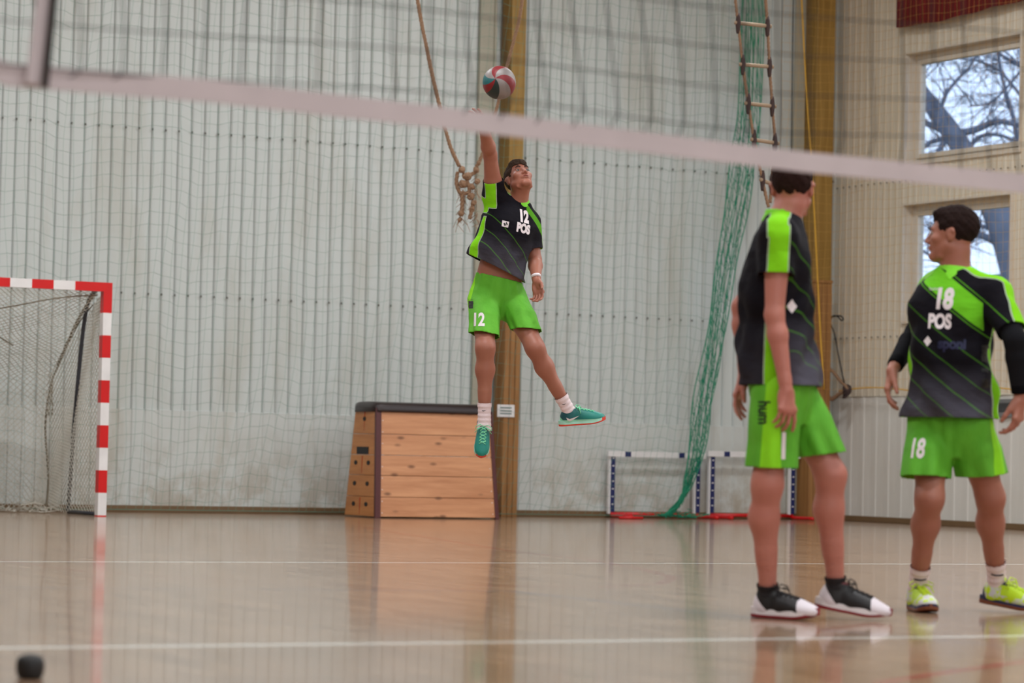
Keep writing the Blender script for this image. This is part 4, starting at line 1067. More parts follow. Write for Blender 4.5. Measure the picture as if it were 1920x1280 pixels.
def shoe(F0_, ankle, heel_dir, up, style, body, foot_len=.285, h=.0045, ground=None, lace=True):
    """builds shoe (upper) > sole, laces. heel_dir: heel to toe."""
    d = nrm(heel_dir); u = nrm(up-d*(up@d)); r = np.cross(d, u); st = style
    org = ankle-d*.062-u*.088        # heel bottom
    P = lambda x, y, z: org+r*x+d*y+u*z
    A = (r, d, u); lo = np.minimum.reduce([P(x, y, z) for x in (-.09, .09) for y in (-.06, .34) for z in (-.03, .2)]); hi = np.maximum.reduce([P(x, y, z) for x in (-.09, .09) for y in (-.06, .34) for z in (-.03, .2)])
    F = Field(lo, hi, h); sc = foot_len/.285
    F.add(ell(P(0, .222*sc, .034), A, (.046, .066*sc, .034)), .01)
    F.add(ell(P(0, .15*sc, .045), A, (.043, .085*sc, .044)), .03)
    F.add(ell(P(0, .048, .048), A, (.036, .048, .052)), .03)
    F.add(cone(P(0, .12, .075), P(0, .205*sc, .045), .030, .024), .02)
    ch = st.get('collar', .10)
    F.add(cone(P(0, .055, .05), P(0, .062, ch-.01), .043, .042), .02)
    F.add(cone(P(0, .098, .082), P(0, .090, ch+.012), .018, .014), .02)     # tongue
    F.cut(P(0, 0, .016), -u); F.cut(P(0, .05, ch+.008), u)
    att = lambda v: np.stack([(v-org)@r, (v-org)@d, (v-org)@u], 1)
    o = F.mesh('shoe', st['mat'], body, attrs={'pat': att}, smooth=2)
    # sole: rounded foot outline
    yy = np.linspace(-.012, foot_len+.004, 34)
    wd = np.interp(yy, [-.012, .0, .03, .08, .14, .20, .245, .275, foot_len+.004], [.008, .026, .038, .035, .038, .048, .045, .030, .006])
    b = MB(); N = len(yy)
    topz = lambda y: st.get('thick', .026)+.010*math.exp(-((y)/.05)**2)+.012*max(0, (y-.23)/.05); botz = lambda y: .018*max(0, (y-.20)/.09)**1.6
    rows_ = []
    for y, w_ in zip(yy, wd):
        zb, zt = botz(y), topz(y); zm_ = zb+(zt-zb)*st.get('split', .4)
        rows_.append([P(-w_*.94, y, zb), P(-w_*1.03, y, zb+.004), P(-w_*1.04, y, zm_), P(-w_*.98, y, zt), P(w_*.98, y, zt), P(w_*1.04, y, zm_), P(w_*1.03, y, zb+.004), P(w_*.94, y, zb)])
    for R in rows_: b.v += [tuple(q) for q in R]
    for i in range(N-1):
        for k in range(8):
            k2 = (k+1) % 8; b.f.append((i*8+k, i*8+k2, (i+1)*8+k2, (i+1)*8+k)); lowm = k in (0, 1, 5, 6, 7) or (st.get('toecap') and yy[i] > .262*sc)
            b.mi.append(1 if lowm else 0)
    b.f.append(tuple(range(7, -1, -1))); b.mi.append(1); b.f.append(tuple((N-1)*8+k for k in range(8))); b.mi.append(1)
    so = b.build('sole', [st['mid'], st['out']], o, smooth=False, bevel=.002)
    so.matrix_parent_inverse = Matrix()
    # laces
    if lace:
        bv = BVHTree.FromPolygons([v.co for v in o.data.vertices], [p.vertices for p in o.data.polygons]); b = MB()
        def top(x, y):
            s_ = Vector(P(x, y, .25)); hit = bv.ray_cast(s_, Vector(-u)); return (hit[0]+Vector(u)*.002) if hit[0] else Vector(P(x, y, .07))
        for k in range(5):
            y = .118+k*.021
            b.tube([top(-.02+.008*i, y+.018*i/5) for i in range(6)], .0026, 5); b.tube([top(.02-.008*i, y+.018*i/5) for i in range(6)], .0026, 5)
        for q in (1, -1):   # bow
            c = top(0, .112); b.tube([c, c+Vector(r*q*.025+u*.018-d*.004), c+Vector(r*q*.05+u*.01+d*.01), c+Vector(r*q*.052-u*.006+d*.02), c+Vector(r*q*.02+d*.008)], .0026, 5)
            b.tube([c, c+Vector(r*q*.03+u*.006+d*.02), c+Vector(r*q*.052-u*.03+d*.03)], .0026, 5)
        lo_ = b.build('laces', st['lace'], o, smooth=True); lo_.matrix_parent_inverse = Matrix()
    return o, P, A

def project(obj_, mb_pts, center, X, Y, N_, off=.0025, dist=.35):
    pass
def decal(name, text, garment, center, X, Y, size, m, xs=1.0, bold=.0, shape=None, parent=None, off=.0022):
    """print lettering (or a flat shape) onto the cloth of a garment"""
    X = Vector(nrm(X)); Y = Vector(nrm(Y)); N_ = X.cross(Y).normalized()
    if text:
        cu = bpy.data.curves.new(name, 'FONT'); cu.body = text; cu.align_x = 'CENTER'; cu.align_y = 'CENTER'; cu.size = size; cu.offset = bold
        tmp = bpy.data.objects.new('tmp', cu); COL.objects.link(tmp); dg = bpy.context.evaluated_depsgraph_get(); me0 = bpy.data.meshes.new_from_object(tmp.evaluated_get(dg))
        bm = bmesh.new(); bm.from_mesh(me0); bpy.data.objects.remove(tmp); bpy.data.curves.remove(cu); bpy.data.meshes.remove(me0)
    else:
        bm = bmesh.new()
        for poly in shape: bm.faces.new([bm.verts.new((p[0]*size, p[1]*size, 0)) for p in poly])
    bmesh.ops.triangulate(bm, faces=bm.faces[:])
    for _ in range(4):
        es = [e for e in bm.edges if e.calc_length() > .009]
        if not es: break
        bmesh.ops.subdivide_edges(bm, edges=es, cuts=1); bmesh.ops.triangulate(bm, faces=bm.faces[:])
    me_ = garment.data; bv = BVHTree.FromPolygons([v.co for v in me_.vertices], [p.vertices for p in me_.polygons])
    c = Vector(center); c0 = bv.ray_cast(c+N_*.3, -N_); base = c0[0] if c0[0] else c; dead = []
    for v in bm.verts:
        w_ = c+X*(v.co.x*xs)+Y*v.co.y; hit = bv.ray_cast(w_+N_*.3, -N_, .6)
        if hit[0] and abs((hit[0]-base).dot(N_)) < .12: v.co = hit[0]+N_*off
        else: dead.append(v)
    bmesh.ops.delete(bm, geom=dead, context='VERTS')
    bmesh.ops.recalc_face_normals(bm, faces=bm.faces[:])
    me = bpy.data.meshes.new(name); bm.to_mesh(me); bm.free(); me.materials.append(m)
    o = bpy.data.objects.new(name, me); COL.objects.link(o); o.parent = parent or garment
    return o
# ------------------------------------------------------------------ the three players
f0, r0, zz3 = V(F0), V(R0), V(0, 0, 1)
def figure(c):
    D0 = c['D']; J = {k: V(pt(v[0], v[1], D0+v[2])) for k, v in c['J'].items()}
    for k, v in c.get('JW', {}).items(): J[k] = V(v)
    nk, pel = J['neck'], (J['hipL']+J['hipR'])/2; L = np.linalg.norm(nk-pel); Zd = nrm(nk-pel); fr = nrm(c['front']); fr = nrm(fr-Zd*(fr@Zd)); X = np.cross(Zd, fr)
    allj = np.array(list(J.values())); lo = allj.min(0)-.22; hi = allj.max(0)+.22; h = c.get('h', .0045)
    B = c.get('build', 1.0); pf = nrm(c.get('pfront', c['front']))
    F = Field(lo, hi, h); bn = c.get('bend', (0, 0))
    def ofs(f): return bn[0]*math.sin(math.pi*f), bn[1]*math.sin(math.pi*f)
    def tab(rows): return [(-f*L, w_*B, d_*B, ofs(min(f, 1))[0], ofs(min(f, 1))[1], 0) for f, w_, d_ in rows]
    F.add(loft(nk, X, fr, Zd, tab([(1.16, .10, .08), (1.06, .155, .10), (.96, .166, .106), (.75, .150, .098), (.58, .138, .092), (.38, .152, .105), (.2, .162, .106), (.09, .13, .092), (.02, .075, .070)]), ex=2.2), .02)
    F.add(ell(nk-Zd*L*1.0-fr*.035, (X, fr, Zd), (.15*B, .085*B, .10)), .04)
    for s_ in ('L', 'R'):
        q = 1 if s_ == 'L' else -1; sh, el, wr_ = J['sh'+s_], J['el'+s_], J['wr'+s_]; aB = c.get('arm', 1.0)
        F.add(cone(nk-Zd*.02+X*q*.03, sh, .050*B, .052*B), .05)
        F.add(cone(sh, sh+(el-sh)*.35, .056*aB, .050*aB), .03); F.add(cone(sh+(el-sh)*.3, el, .050*aB, .037*aB), .02)
        F.add(cone(nk-Zd*.16+X*q*.09, sh, .075*B, .045*B), .05)
        fa = wr_-el; F.add(cone(el, el+fa*.28, .037*aB, .039*aB), .02); F.add(cone(el+fa*.28, wr_-fa*.05, .039*aB, .0255*aB), .02); F.add(cone(wr_-fa*.1, wr_+nrm(fa)*.02, .025*B, .024*B), .012)
        hd = c['hand'+s_]; hand(F, wr_+nrm(fa)*.004, **hd)
        hp, kn, an = J['hip'+s_], J['kn'+s_], J['an'+s_]; th = kn-hp; sn_ = an-kn; kf = nrm(c.get('kf'+s_, pf)); kf = nrm(kf-nrm(sn_)*(kf@nrm(sn_)))
        F.add(cone(hp, hp+th*.5, .090*B, .076*B), .03); F.add(cone(hp+th*.5, kn, .076*B, .054*B), .02)
        F.add(ell(kn+kf*.022, (nrm(sn_), kf, np.cross(nrm(sn_), kf)), (.038, .035, .036)), .02)
        ca = kn+sn_*.30-kf*.014; F.add(cone(kn, ca, .052*B, .0545*B), .05); F.add(cone(ca, kn+sn_*.68-kf*.006, .055*B, .037*B), .04); F.add(cone(kn+sn_*.6-kf*.006, an, .040*B, .033*B), .02)
        F.add(cone(kn+sn_*.05+kf*.012, kn+sn_*.9+kf*.006, .036, .022), .02)
        td = nrm(c['toe'+s_]); F.add(cone(an-nrm(c['fup'+s_])*.02, an+td*.10-nrm(c['fup'+s_])*.055, .030, .020), .012)
        F.add(cone(an, an-nrm(c['fup'+s_])*.045-td*.02, .034, .030), .02)
    hc = J['head']; F.add(cone(nk-Zd*.01, hc-nrm(c['hup'])*.055-nrm(c['hfw'])*.015, .058*B, .052*B), .03)
    F.add(cone(nk+X*.0, hc-nrm(c['hup'])*.07-nrm(c['hfw'])*.03, .056*B, .05*B), .03)
    P, A = headfn(F, hc, c['hfw'], c['hup'], c.get('hs', 1.0))
    body = F.mesh('person', c['skin'], smooth=1); body['label'] = c['label']; body['category'] = 'person'; body['group'] = 'players in black and lime kit'
    del F
    hs = c.get('hs', 1.0); add_eyes(P, A, hs, body, BROW); hairfn('hair', P, A, hs, c['hair'], body, .003, top=c.get('htop', 0), seed=c.get('seed', 1), drop=c.get('drop', 0))
    bb = MB(); bb.tube([P(-.018, .103, -.0615), P(-.008, .1065, -.0605), P(.008, .1065, -.0605), P(.018, .103, -.0615)], .0026, 5); bb.build('lips', LIP, body, smooth=True).matrix_parent_inverse = Matrix()

    # ---- jersey
    js = c['jersey']; mx = js.get('fit', 1.0)
    lo2 = np.minimum.reduce([nk, pel, J['shL'], J['shR']])-.30; hi2 = np.maximum.reduce([nk, pel, J['shL'], J['shR']])+.30
    for s_ in ('L', 'R'): lo2 = np.minimum(lo2, J['el'+s_]-.05); hi2 = np.maximum(hi2, J['el'+s_]+.05)
    lo2 = np.maximum(lo2, lo-.0); hi2 = np.minimum(hi2, hi)
    G = Field(lo2, hi2, h); hemp, hemn = js['hem']; sd = c.get('seed', 1)
    def fold(th_, lz):
        t = np.clip(-lz/L, 0, 1.2); return js.get('ease', .002)*np.clip(t*2, 0, 1)+.008*t*np.sin(4*th_+sd+6*t)+.006*t*np.sin(9*th_+lz*14+sd)+(.006*np.sin(lz*26+3*np.sin(th_+sd))+.004*np.sin(lz*44-4*np.sin(2*th_+sd)))*np.clip(t*1.6, 0, 1)
    fd = js.get('fd', 1.0); fh = js.get('hemfit', 1.0); jx, jy = js.get('jo', (0, 0))
    T2 = [(1.28, .186*mx*fh, .138*mx*fd), (1.0, .184*mx*fh, .136*mx*fd), (.8, .172*mx*fh**.7, .126*mx*fd), (.6, .162*mx*fh**.4, .119*mx*fd), (.38, .168*mx, .122*mx*fd), (.2, .176*mx, .120*mx), (.09, .148, .104), (.02, .086, .080), (-.01, .070, .068)]
    T2 = [(q[0], q[1], q[2], q[3]+jx*min(1, -q[0]/L), q[4]+jy*min(1, -2*q[0]/L), 0) for q in tab(T2)]
    G.add(loft(nk, X, fr, Zd, T2, fold, ex=2.2), .01)
    planes = [(hemp, hemn, .5)]
    for s_ in ('L', 'R'):
        q = 1 if s_ == 'L' else -1; sh, el = J['sh'+s_], J['el'+s_]
        G.add(cone(nk-Zd*.018+X*q*.03, sh, .060*B, .064*B), .05); G.add(cone(nk-Zd*.16+X*q*.09, sh, .085*B, .060*B), .05)
    G.cut(hemp, hemn)
    for s_ in ('L', 'R'):
        sh, el = J['sh'+s_], J['el'+s_]; a = nrm(el-sh); sl = np.linalg.norm(el-sh)*js.get('sleeve'+s_, js.get('sleeve', .62)); e1 = nrm(np.cross(a, fr)); e2 = np.cross(a, e1)
        G.add(loft(sh, e1, e2, a, [(-.03, .050, .050, 0, 0, 0), (0, .068*B, .068*B, 0, 0, 0), (sl*.5, .068*B, .068*B, 0, 0, 0), (sl, js.get('sr', .066)*B, js.get('sr', .066)*B, 0, 0, 0)],
                   lambda t_, z_: .003*np.sin(3*t_+z_*30)), .035)
        planes.append((sh+a*sl, a, .11))
    out = {k: nrm(js['out'+k]) for k in ('L', 'R')}
    def pat(v): d = v-nk; return np.stack([d@X, d@fr, d@Zd], 1)
    def panel(v):
        d = v-nk; x, y, z = d@X, d@fr, d@Zd; y = y-js.get('poff', .0)
        g = np.minimum(np.minimum(np.interp(-z, [.12, .2, .35, .6], [.012, .026, .032, .042])*js.get('pw', 1)-np.abs(y), np.abs(x)-.07), (-.13-z)*.8)
        for k in ('L', 'R'):
            sh, el = J['sh'+k], J['el'+k]; a = nrm(el-sh); o_ = nrm(out[k]-a*(out[k]@a)); t_ = np.cross(a, o_); dd = v-sh; al_ = dd@a; ot = dd@o_; tt_ = dd@t_
            q = 1 if k == 'L' else -1
            g1 = np.minimum(js.get('sw', .034)-np.abs(tt_-js.get('soff', 0)), ot-.02); g1 = np.minimum(g1, al_+.03)
            cy = ((sh-nk)@fr)*np.clip(q*x/.17, 0, 1); near = np.minimum(np.minimum(js.get('sw', .034)-np.abs(d@fr-cy), z+.10), q*x-.04); near = np.minimum(near, .02-al_) 
            g = np.maximum(g, np.maximum(g1, near))
        return g
    jo = G.mesh('jersey', js['mat'], body, attrs={'pat': pat, 'panel': panel}, planes=planes, smooth=2)
    md = jo.modifiers.new('cloth', 'SOLIDIFY'); md.thickness = .003; md.offset = -1
    del G
    # collar
    up2 = nrm(Zd*.75+nrm(hc-nk)*.25); G = Field(nk-.14, nk+.14, .004); fx = nrm(X-up2*(X@up2)); fy = np.cross(up2, fx)*-1; fy = nrm(fr-up2*(fr@up2))
    G.add(loft(nk, fx, fy, up2, [(-.03, .088, .088, 0, .004, 0), (0, .082, .082, 0, 0, 0), (.020, .073, .073, 0, 0, 0), (.040, .067, .067, 0, -.002, 0)]), .004)
    co_ = G.mesh('collar', LIME, jo, planes=[(nk+up2*.040, up2), (nk-up2*.03, up2)], smooth=1); md = co_.modifiers.new('cloth', 'SOLIDIFY'); md.thickness = .004
    # ---- shorts
    st = c['shorts']; lo3 = np.minimum.reduce([J['hipL'], J['hipR'], J['knL'], J['knR']])-.2; hi3 = np.maximum.reduce([J['hipL'], J['hipR'], J['knL'], J['knR']])+.26
    hi3 = np.minimum(hi3, hi); lo3 = np.maximum(lo3, lo); G = Field(lo3, hi3, h); wf = st.get('waist', .80)
    Tp = [(1.24, .100, .095), (1.12, .145, .115), (1.0, .176, .124), (.9, .168, .118), (wf, .156*st.get('wfit', 1), .108*st.get('wfit', 1))]
    G.add(loft(nk, X, fr, Zd, tab(Tp), lambda t_, z_: .003*np.sin(14*t_), ex=2.2), .01)
    G.add(ell(nk-Zd*L*1.0-fr*.04, (X, fr, Zd), (.155*B, .092*B, .11)), .04)
    planes = [(nk-Zd*L*wf, Zd, .3)]; legs = {}
    for s_ in ('L', 'R'):
        hp, kn = J['hip'+s_], J['kn'+s_]; ce = (kn-hp)*st['len'+s_]; vw = st.get('vert', .7); a = nrm(nrm(kn-hp)*(1-vw)-Zd*vw); ln = ce@a; e1 = nrm(X-a*(X@a)); e2 = np.cross(a, e1); rr = st['r'+s_]
        def fl_(t_, z_, sd=sd): return np.clip(z_/.3, 0, 1)*(.007*np.sin(5*t_+sd)+.005*np.sin(8*t_+2*sd))+.003*np.sin(z_*40+2*t_)*np.clip(1-z_/.2, 0, 1)
        ox, oy = st.get('o'+s_, (0, 0)); ox += ce@e1; oy += ce@e2
        G.add(loft(hp, e1, e2, a, [(-.02, .070, .080, 0, 0, 0), (.03, .090, .100, 0, 0, 0), (ln*.5, rr*.98, rr*1.04, ox*.6, oy*.6, 0), (ln, rr, rr*1.08, ox, oy, 0)], fl_), .016)
        G.add(cone(hp+(kn-hp)*.06, hp+(kn-hp)*.42, .097*B, .090*B), .03)
        planes.append((hp+a*ln+e1*ox+e2*oy, a, .17)); legs[s_] = (hp, a, ln, e1, e2)
    so_ = nrm(c['pout']) if 'pout' in c else None
    def spanel(v):
        g = np.full(len(v), -1.0)
        for k in ('L', 'R'):
            hp, a, ln, e1, e2 = legs[k]; q = 1 if k == 'L' else -1; d = v-hp; al_ = d@a; ot = q*(d@X); fy_ = d@fr
            wdt = .026+.05*np.clip(al_, 0, .4)
            g = np.maximum(g, np.minimum(wdt-np.abs(fy_-(al_*(a@fr)) + st.get('spoff', 0)), ot-.02))
        return g
    sho = G.mesh('shorts', SHM, body, attrs={'panel': spanel}, planes=planes, smooth=2, edge=1.5); md = sho.modifiers.new('cloth', 'SOLIDIFY'); md.thickness = .003; md.offset = -1
    del G
    # ---- socks and shoes
    for s_ in ('L', 'R'):
        kn, an = J['kn'+s_], J['an'+s_]; a = nrm(kn-an); hgt = c['sock_h']; G = Field(np.minimum(an, an+a*.3)-.12, np.maximum(an, an+a*.3)+.12, .0035); e1 = nrm(np.cross(a, X)); e2 = np.cross(a, e1)
        G.add(loft(an, e1, e2, a, [(-.06, .045, .045, 0, 0, 0), (0, .042, .042, 0, 0, 0), (hgt*.6, .0405, .0405, 0, 0, 0), (hgt, .046, .046, 0, 0, 0)], lambda t_, z_: .0012*np.sin(z_*220)), .004)
        sk = G.mesh('sock', c['sock'], body, planes=[(an+a*hgt, a)], smooth=1)
        if c.get('sockmark'):
            ctr = an+a*hgt*.62; decal('sock_mark', None, sk, ctr, r0, a if a@zz3 > 0 else -a, .03, BLKP, shape=c['sockmark'])
        shoe(None, an, c['toe'+s_], c['fup'+s_], c['shoe'], body, foot_len=c.get('foot', .285), lace=c.get('laced', True))
    return body, jo, sho, J, P, A, dict(nk=nk, X=X, fr=fr, Zd=Zd, L=L)
SWOOSH = [[(-.5, .05), (-.42, -.16), (-.25, -.24), (0, -.16), (.5, .12), (.0, -.03), (-.25, -.08), (-.36, -.03)]]
DIAM = [[(-.5, 0), (0, -.62), (.5, 0), (0, .62)]]; DIN = [[(-.28, .02), (-.05, -.3), (.05, -.1), (-.1, .15)], [(.05, .3), (.28, 0), (.15, -.1), (0, .12)]]

def shoe_mat(name, fn):
    n = NT(name); P = n.attr('pat').outputs['Vector']; x, y, z = n.sep(P); col = fn(n, x, y, z); wv = n.noise(P, 70, 2); n.bump(wv, .25, .003); return n.done(col, .5)
def m1(n, x, y, z):     # teal, darker tongue and midfoot, mint heel
    c = n.mix(n.ramp(y, [(.05, (0, 0, 0)), (.2, (1, 1, 1))]), lin((10, 74, 82)), lin((16, 128, 116)))
    heel = n.ma('GREATER_THAN', n.ma('SUBTRACT', n.ma('SUBTRACT', .060, n.ma('MULTIPLY', z, .95)), y), 0.0); c = n.mix(heel, c, lin((132, 214, 172)))
    return n.mix(n.ma('LESS_THAN', z, n.ma('ADD', .040, n.ma('MULTIPLY', y, -.03))), c, lin((150, 216, 190)))
def m2(n, x, y, z):     # black knit wrap, white heel wedge and white toe
    heel = n.ma('LESS_THAN', n.ma('ADD', y, n.ma('MULTIPLY', z, .9)), .108)
    toe = n.ma('GREATER_THAN', n.ma('ADD', y, n.ma('MULTIPLY', z, .25)), .236)
    c = n.mix(n.ma('MAXIMUM', heel, toe), lin((18, 16, 20)), lin((222, 214, 222)))
    rc = n.ma('MULTIPLY', n.ma('GREATER_THAN', z, .112), n.ma('GREATER_THAN', y, .06)); return n.mix(n.ma('MULTIPLY', rc, .7), c, lin((110, 16, 28)))
def m3(n, x, y, z):     # white with neon yellow saddle
    wn = n.noise(n.comb(n.ma('MULTIPLY', x, 1.0), y, z), 26, 2)
    c = n.mix(n.ramp(wn, [(.45, (0, 0, 0)), (.52, (1, 1, 1))]), lin((206, 206, 210)), lin((196, 226, 20)))
    sad = n.ma('MULTIPLY', n.ma('GREATER_THAN', y, .10), n.ma('LESS_THAN', y, .21)); c = n.mix(n.ma('MULTIPLY', sad, n.ma('GREATER_THAN', z, .05)), c, lin((186, 222, 24)))
    return n.mix(n.ma('GREATER_THAN', z, .094), n.mix(n.ma('LESS_THAN', n.ma('ADD', y, n.ma('MULTIPLY', z, .4)), .045), c, lin((22, 26, 60))), lin((24, 26, 60)))
MINT = simple('mint_laces', (128, 214, 168), .8); SOLEW = simple('white_midsole', (214, 206, 208), .5); SOLER = simple('crimson_outsole', (132, 16, 34), .5); SOLEO = simple('orange_outsole', (214, 62, 42), .5); SOLEM = simple('mint_midsole', (160, 214, 196), .5)
SOLEN = simple('navy_midsole', (26, 26, 66), .5); SOLEG = simple('gum_outsole', (122, 66, 40), .5); NEON = simple('neon_laces', (200, 228, 40), .7)

# ---- jumping player, number 12
cfg = dict(D=18.7, h=.005, skin=SK1, hair=HR1, seed=2, build=1.0, hs=1.0,
    label='person leaping with one arm raised to the ball, lime shorts numbered 12, teal shoes',
    front=-f0*.86+r0*.50, pfront=-f0*.97+r0*.15, bend=(-.035, .02),
    hfw=-f0*.74+r0*.26+zz3*.60, hup=zz3*.78-r0*.28+f0*.55, arm=1.12,
    J=dict(neck=(971, 383, 0), head=(973, 336, -.02), shR=(927, 370, -.07), elR=(919, 290, -.20), wrR=(906, 236, -.40), shL=(990, 414, .07), elL=(1003, 488, .04), wrL=(1006, 525, -.17),
           hipR=(907, 556, -.04), hipL=(957, 554, .03), knR=(910, 652, -.33), anR=(908, 789, -.30), knL=(1003, 652, -.22), anL=(1067, 771, -.10)),
    handR=dict(d=-r0*.40+zz3*.52-f0*.76, pn=-f0*.55-zz3*.75-r0*.1, side=r0*1.0, curl=(.2, .2, .25, .3), spread=.10),
    handL=dict(d=r0*.12-zz3*.84-f0*.42, pn=-r0*.6-f0*.8, side=-f0*.6+r0*.8, curl=(.35, .45, .5, .55), spread=.05),
    toeR=-zz3*.86-f0*.48-r0*.05, fupR=-f0*.86+zz3*.45+r0*.05, toeL=r0*.96+zz3*.10-f0*.16, fupL=zz3*.98-r0*.10-f0*.15, kfR=-f0, kfL=-f0*.9+r0*.3,
    sock=SOCKW, sock_h=.115, sockmark=SWOOSH, foot=.285,
    shoe=dict(mat=shoe_mat('teal_shoe_upper', m1), mid=SOLEM, out=SOLEO, lace=MINT, collar=.095, toecap=True, split=.35),
    jersey=dict(mat=J_B, hem=(V(pt(925, 500, 18.6)), -zz3*.92+r0*(-.42)), sleeve=.42, sleeveL=.74, sr=.066, outR=-f0-r0*.3, outL=r0*.6+f0*1.0, poff=.03, soff=0, fit=1.10, hemfit=1.12, jo=(-.06, 0), fd=1.05),
    shorts=dict(lenR=.76, lenL=.68, rR=.094, rL=.096, waist=.80), )
b1, j1, s1, J1, P1, A1, T1 = figure(cfg)
T = T1; Yd = T['Zd']; Xd = T['X']
def onchest(T, x, z): return T['nk']+T['X']*x+T['Zd']*z+T['fr']*.12
decal('number_print', '12', j1, onchest(T, -.005, -.075), Xd, Yd, .10, WHT, xs=.75, bold=.006)
decal('club_print', 'POS', j1, onchest(T, -.005, -.150), Xd, Yd, .075, WHT, xs=.75, bold=.005)
q = V(pt(942, 419, 18.55)); d1 = decal('badge_print', None, j1, q, Xd, Yd, .042, WHT, shape=[[(-.5, -.45), (.5, -.45), (.5, .45), (-.5, .45)]]); decal('badge_lines', None, j1, q, Xd, Yd, .05, BLKP, shape=DIN, off=.0045)
decal('number_print', '12', s1, V(pt(896, 597, 18.2)), r0, zz3, .115, WHT, xs=.72, bold=.004)
decal('side_print', 'hum', s1, V(pt(881, 566, 18.4)), zz3, -r0, .05, BLKP, xs=.75, bold=.004)
cand = sorted([o for o in b1.children if o.name.startswith('shoe')], key=lambda o: (sum((v.co for v in o.data.vertices), Vector())/len(o.data.vertices)-Vector(J1['anL'])).length)
for sh_ in cand[:1]:
    decal('curved_emblem', None, sh_, V(pt(1074, 783, 18.6)), r0*.97+zz3*.1, zz3*.97-r0*.1, .085, SOLEW, shape=SWOOSH)
# finger tape
b = MB(); w_ = J1['wrL']; dd = nrm(r0*.12-zz3*.84-f0*.42); b.tube([w_-dd*.035, w_-dd*.02], .031, 14); b.build('wrist_tape', WHT, b1, smooth=True).matrix_parent_inverse = Matrix()

# ---- standing player seen side-on, looking away
tR = nrm(r0*.78-f0*.60); hR = V(flo(1414, 1157)); tL = nrm(r0*.93-f0*.33-zz3*.15); hL = V(flo(1532, 1158)); hL[2] = .043
cfg = dict(D=11.75, h=.0045, skin=SK2, hair=HR2, seed=4, build=1.0, hs=1.03, htop=.006, drop=.022,
    label='person seen side-on with head turned away, black and lime jersey, white and black shoes',
    front=r0*.99-f0*.10, pfront=r0*.97-f0*.2, bend=(0, -.02),
    hfw=f0*.98+r0*.20, hup=zz3+f0*.02,
    J=dict(neck=(1467, 413, 0), head=(1486, 352, .02), shR=(1459, 440, -.175), elR=(1452, 590, -.21), wrR=(1473, 722, -.23), shL=(1466, 442, .175), elL=(1390, 575, .22), wrL=(1396, 698, .18),
           hipR=(1459, 722, -.085), hipL=(1478, 722, .085), knR=(1438, 908, -.10), knL=(1557, 890, .03)),
    JW=dict(anR=hR+tR*.062+zz3*.090, anL=hL+nrm(tL)*.062+nrm(zz3+r0*.15)*.088),
    handR=dict(d=-zz3*.97+r0*.06, pn=f0*.85-r0*.5, side=r0, curl=(.28, .5, .55, .5), spread=.10, thumb=.45),
    handL=dict(d=-zz3*.90-r0*.22, pn=-f0*.3+r0*.9, side=-f0, curl=(.3, .35, .4, .4), spread=.12, thumb=.5),
    toeR=tR, fupR=zz3, toeL=tL, fupL=zz3+tL*.15, kfR=r0*.9-f0*.4, kfL=r0*.95-f0*.2,
    sock=SOCKB, sock_h=.050, foot=.30,
    shoe=dict(mat=shoe_mat('black_white_shoe_upper', m2), mid=SOLEW, out=SOLER, lace=SOCKB, collar=.112, toecap=True, split=.35, thick=.034),
    jersey=dict(mat=J_A, hem=(V(pt(1460, 724, 11.75)), -zz3), sleeve=.50, sr=.070, outR=-f0, outL=f0, poff=-.030, fit=1.02, fd=1.14, ease=.007, jo=(0, -.012), soff=-.0, sw=.038),
    shorts=dict(lenR=.83, lenL=.78, rR=.092, rL=.094, waist=.92, spoff=.02, oR=(.0, .015)))
b2, j2, s2, J2, P2, A2, T2_ = figure(cfg); T = T2_
decal('number_print', '1', s2, V(pt(1477, 838, 11.4)), r0, zz3, .145, WHT, xs=.7, bold=.004)
decal('side_print', 'hum', s2, V(pt(1439, 772, 11.4)), -zz3*.99, r0, .062, BLKP, xs=.85, bold=.0015)
q = V(pt(1503, 573, 11.55)); decal('badge_print', None, j2, q, nrm(r0*.5-f0*.86+f0*1.2), zz3, .045, WHT, shape=DIAM)
decal('collar_dot', None, j2, V(pt(1414, 424, 11.6)), r0, zz3, .022, WHT, shape=DIAM); decal('back_number_edge', None, j2, V(pt(1395, 462, 11.6)), r0, zz3, .05, WHT, shape=[[(-.07, -.5), (.07, -.5), (.09, .5), (-.05, .5)]])

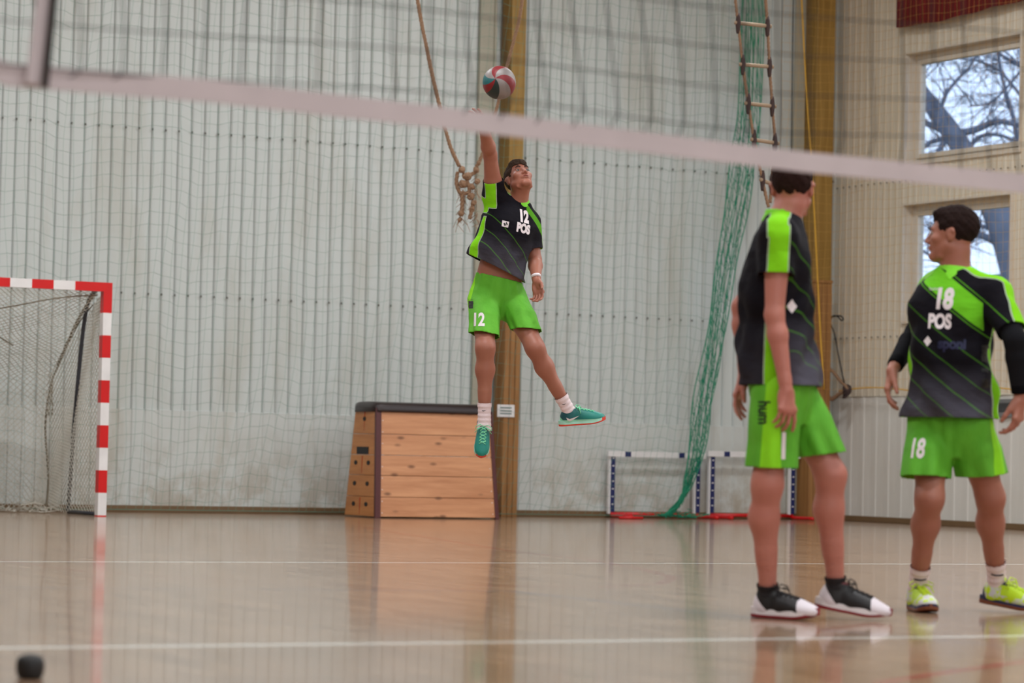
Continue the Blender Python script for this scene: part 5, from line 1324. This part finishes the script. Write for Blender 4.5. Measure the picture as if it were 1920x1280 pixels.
# ---- player 18 turned toward the windows
tR = nrm(-f0*.97+r0*.12); toe = V(flo(1745, 1150)); aR = toe-tR*.222; aR[2] = .090
tL = nrm(r0*.78-f0*.60-zz3*.12); toe = V(flo(1957, 1150)); aL = toe-tL*.235+nrm(zz3+tL*.1)*.085; 
cfg = dict(D=12.55, h=.0045, skin=SK3, hair=HR3, seed=9, build=1.0, hs=.98, htop=.004,
    label='person in black and lime jersey numbered 18 with long black undersleeves, looking sideways',
    front=-f0*.93-r0*.36, pfront=-f0*.98-r0*.1, bend=(-.01, .0),
    hfw=-r0*.93+f0*.36+zz3*.02, hup=zz3+r0*.06,
    J=dict(neck=(1790, 514, 0), head=(1786, 440, .0), shR=(1757, 540, .08), elR=(1718, 622, .31), wrR=(1675, 690, .11), shL=(1864, 550, -.09), elL=(1904, 638, -.25), wrL=(1913, 742, -.22),
           hipR=(1746, 790, .04), hipL=(1815, 790, -.04), knR=(1743, 934, -.12), knL=(1857, 932, .02)),
    JW=dict(anR=aR, anL=aL),
    handR=dict(d=-zz3*.97-r0*.20-f0*.1, pn=r0*.9-f0*.15, side=-f0, curl=(.45, .5, .5, .5), spread=.03, thumb=.55, tcurl=.1),
    handL=dict(d=-zz3*.95-r0*.12, pn=-r0*.75+f0*.5, side=-f0*.6-r0*.8, curl=(.45, .6, .65, .6), spread=.06, thumb=.5),
    toeR=tR, fupR=zz3, toeL=tL, fupL=zz3+tL*.12, kfR=-f0, kfL=-f0*.8+r0*.4,
    sock=SOCKW, sock_h=.115, sockmark=[[(-.9, -.12), (.9, -.12), (.9, .12), (-.9, .12)]], foot=.285,
    shoe=dict(mat=shoe_mat('white_neon_shoe_upper', m3), mid=SOLEN, out=SOLEG, lace=NEON, collar=.10, split=.55),
    jersey=dict(mat=J_C, hem=(V(pt(1780, 784, 12.55)), -zz3), sleeve=.80, sr=.062, outR=f0, outL=r0*.65+zz3*.6-f0*.2, poff=.016, pw=.62, fit=1.05, hemfit=1.02, jo=(.012, 0), fd=1.12, soff=0, sw=.042),
    shorts=dict(lenR=.74, lenL=.70, rR=.105, rL=.110, waist=.90, oR=(-.022, 0), oL=(-.012, 0)))
b3, j3, s3, J3, P3_, A3, T3 = figure(cfg); T = T3; Xd, Yd = T['X'], T['Zd']
def mk(px, py, D): return V(pt(px, py, D))
decal('number_print', '18', j3, mk(1765, 561, 12.4), Xd, Yd+Xd*.05, .118, WHT, xs=.70, bold=.006)
decal('club_print', 'POS', j3, mk(1758, 603, 12.4), Xd, Yd, .082, WHT, xs=.68, bold=.004)
decal('badge_print', None, j3, mk(1734, 639, 12.4), Xd, Yd, .036, WHT, shape=DIAM)
decal('sponsor_print', 'sponi', j3, mk(1784, 645, 12.4), Xd, Yd, .06, NVY, xs=.9, bold=.003)
decal('small_print', 'hummel', j3, mk(1746, 540, 12.4), Xd, Yd+Xd*-.1, .022, WHT, xs=.8)
decal('side_print', 'hummel', j3, mk(1853, 686, 12.35), -zz3, r0, .05, BLKP, xs=1.1, bold=.004)
decal('number_print', '18', s3, mk(1701, 841, 12.3), r0*.9-f0*.4, zz3, .112, WHT, xs=.62, bold=.004)
for s_ in ('L', 'R'):       # long undersleeves with darker cuffs
    el, wr_, sh = J3['el'+s_], J3['wr'+s_], J3['sh'+s_]; G = Field(np.minimum.reduce([el, wr_, sh])-.1, np.maximum.reduce([el, wr_, sh])+.1, .0045)
    fa = wr_-el; G.add(cone(sh+(el-sh)*.3, el, .056, .046), .02); G.add(cone(el, el+fa*.3, .046, .048), .02); G.add(cone(el+fa*.3, wr_, .048, .034), .01)
    G.cut(wr_-fa*.07, fa); us = G.mesh('undersleeve', UNDER, b3, planes=[(wr_-fa*.07, fa, .08)], smooth=1)
    b = MB(); b.tube([wr_-fa*.22, wr_-fa*.2, wr_-fa*.08, wr_-fa*.05], [.036, .0385, .0365, .034], 20); b.build('cuff', CUFF, us, smooth=True).matrix_parent_inverse = Matrix()
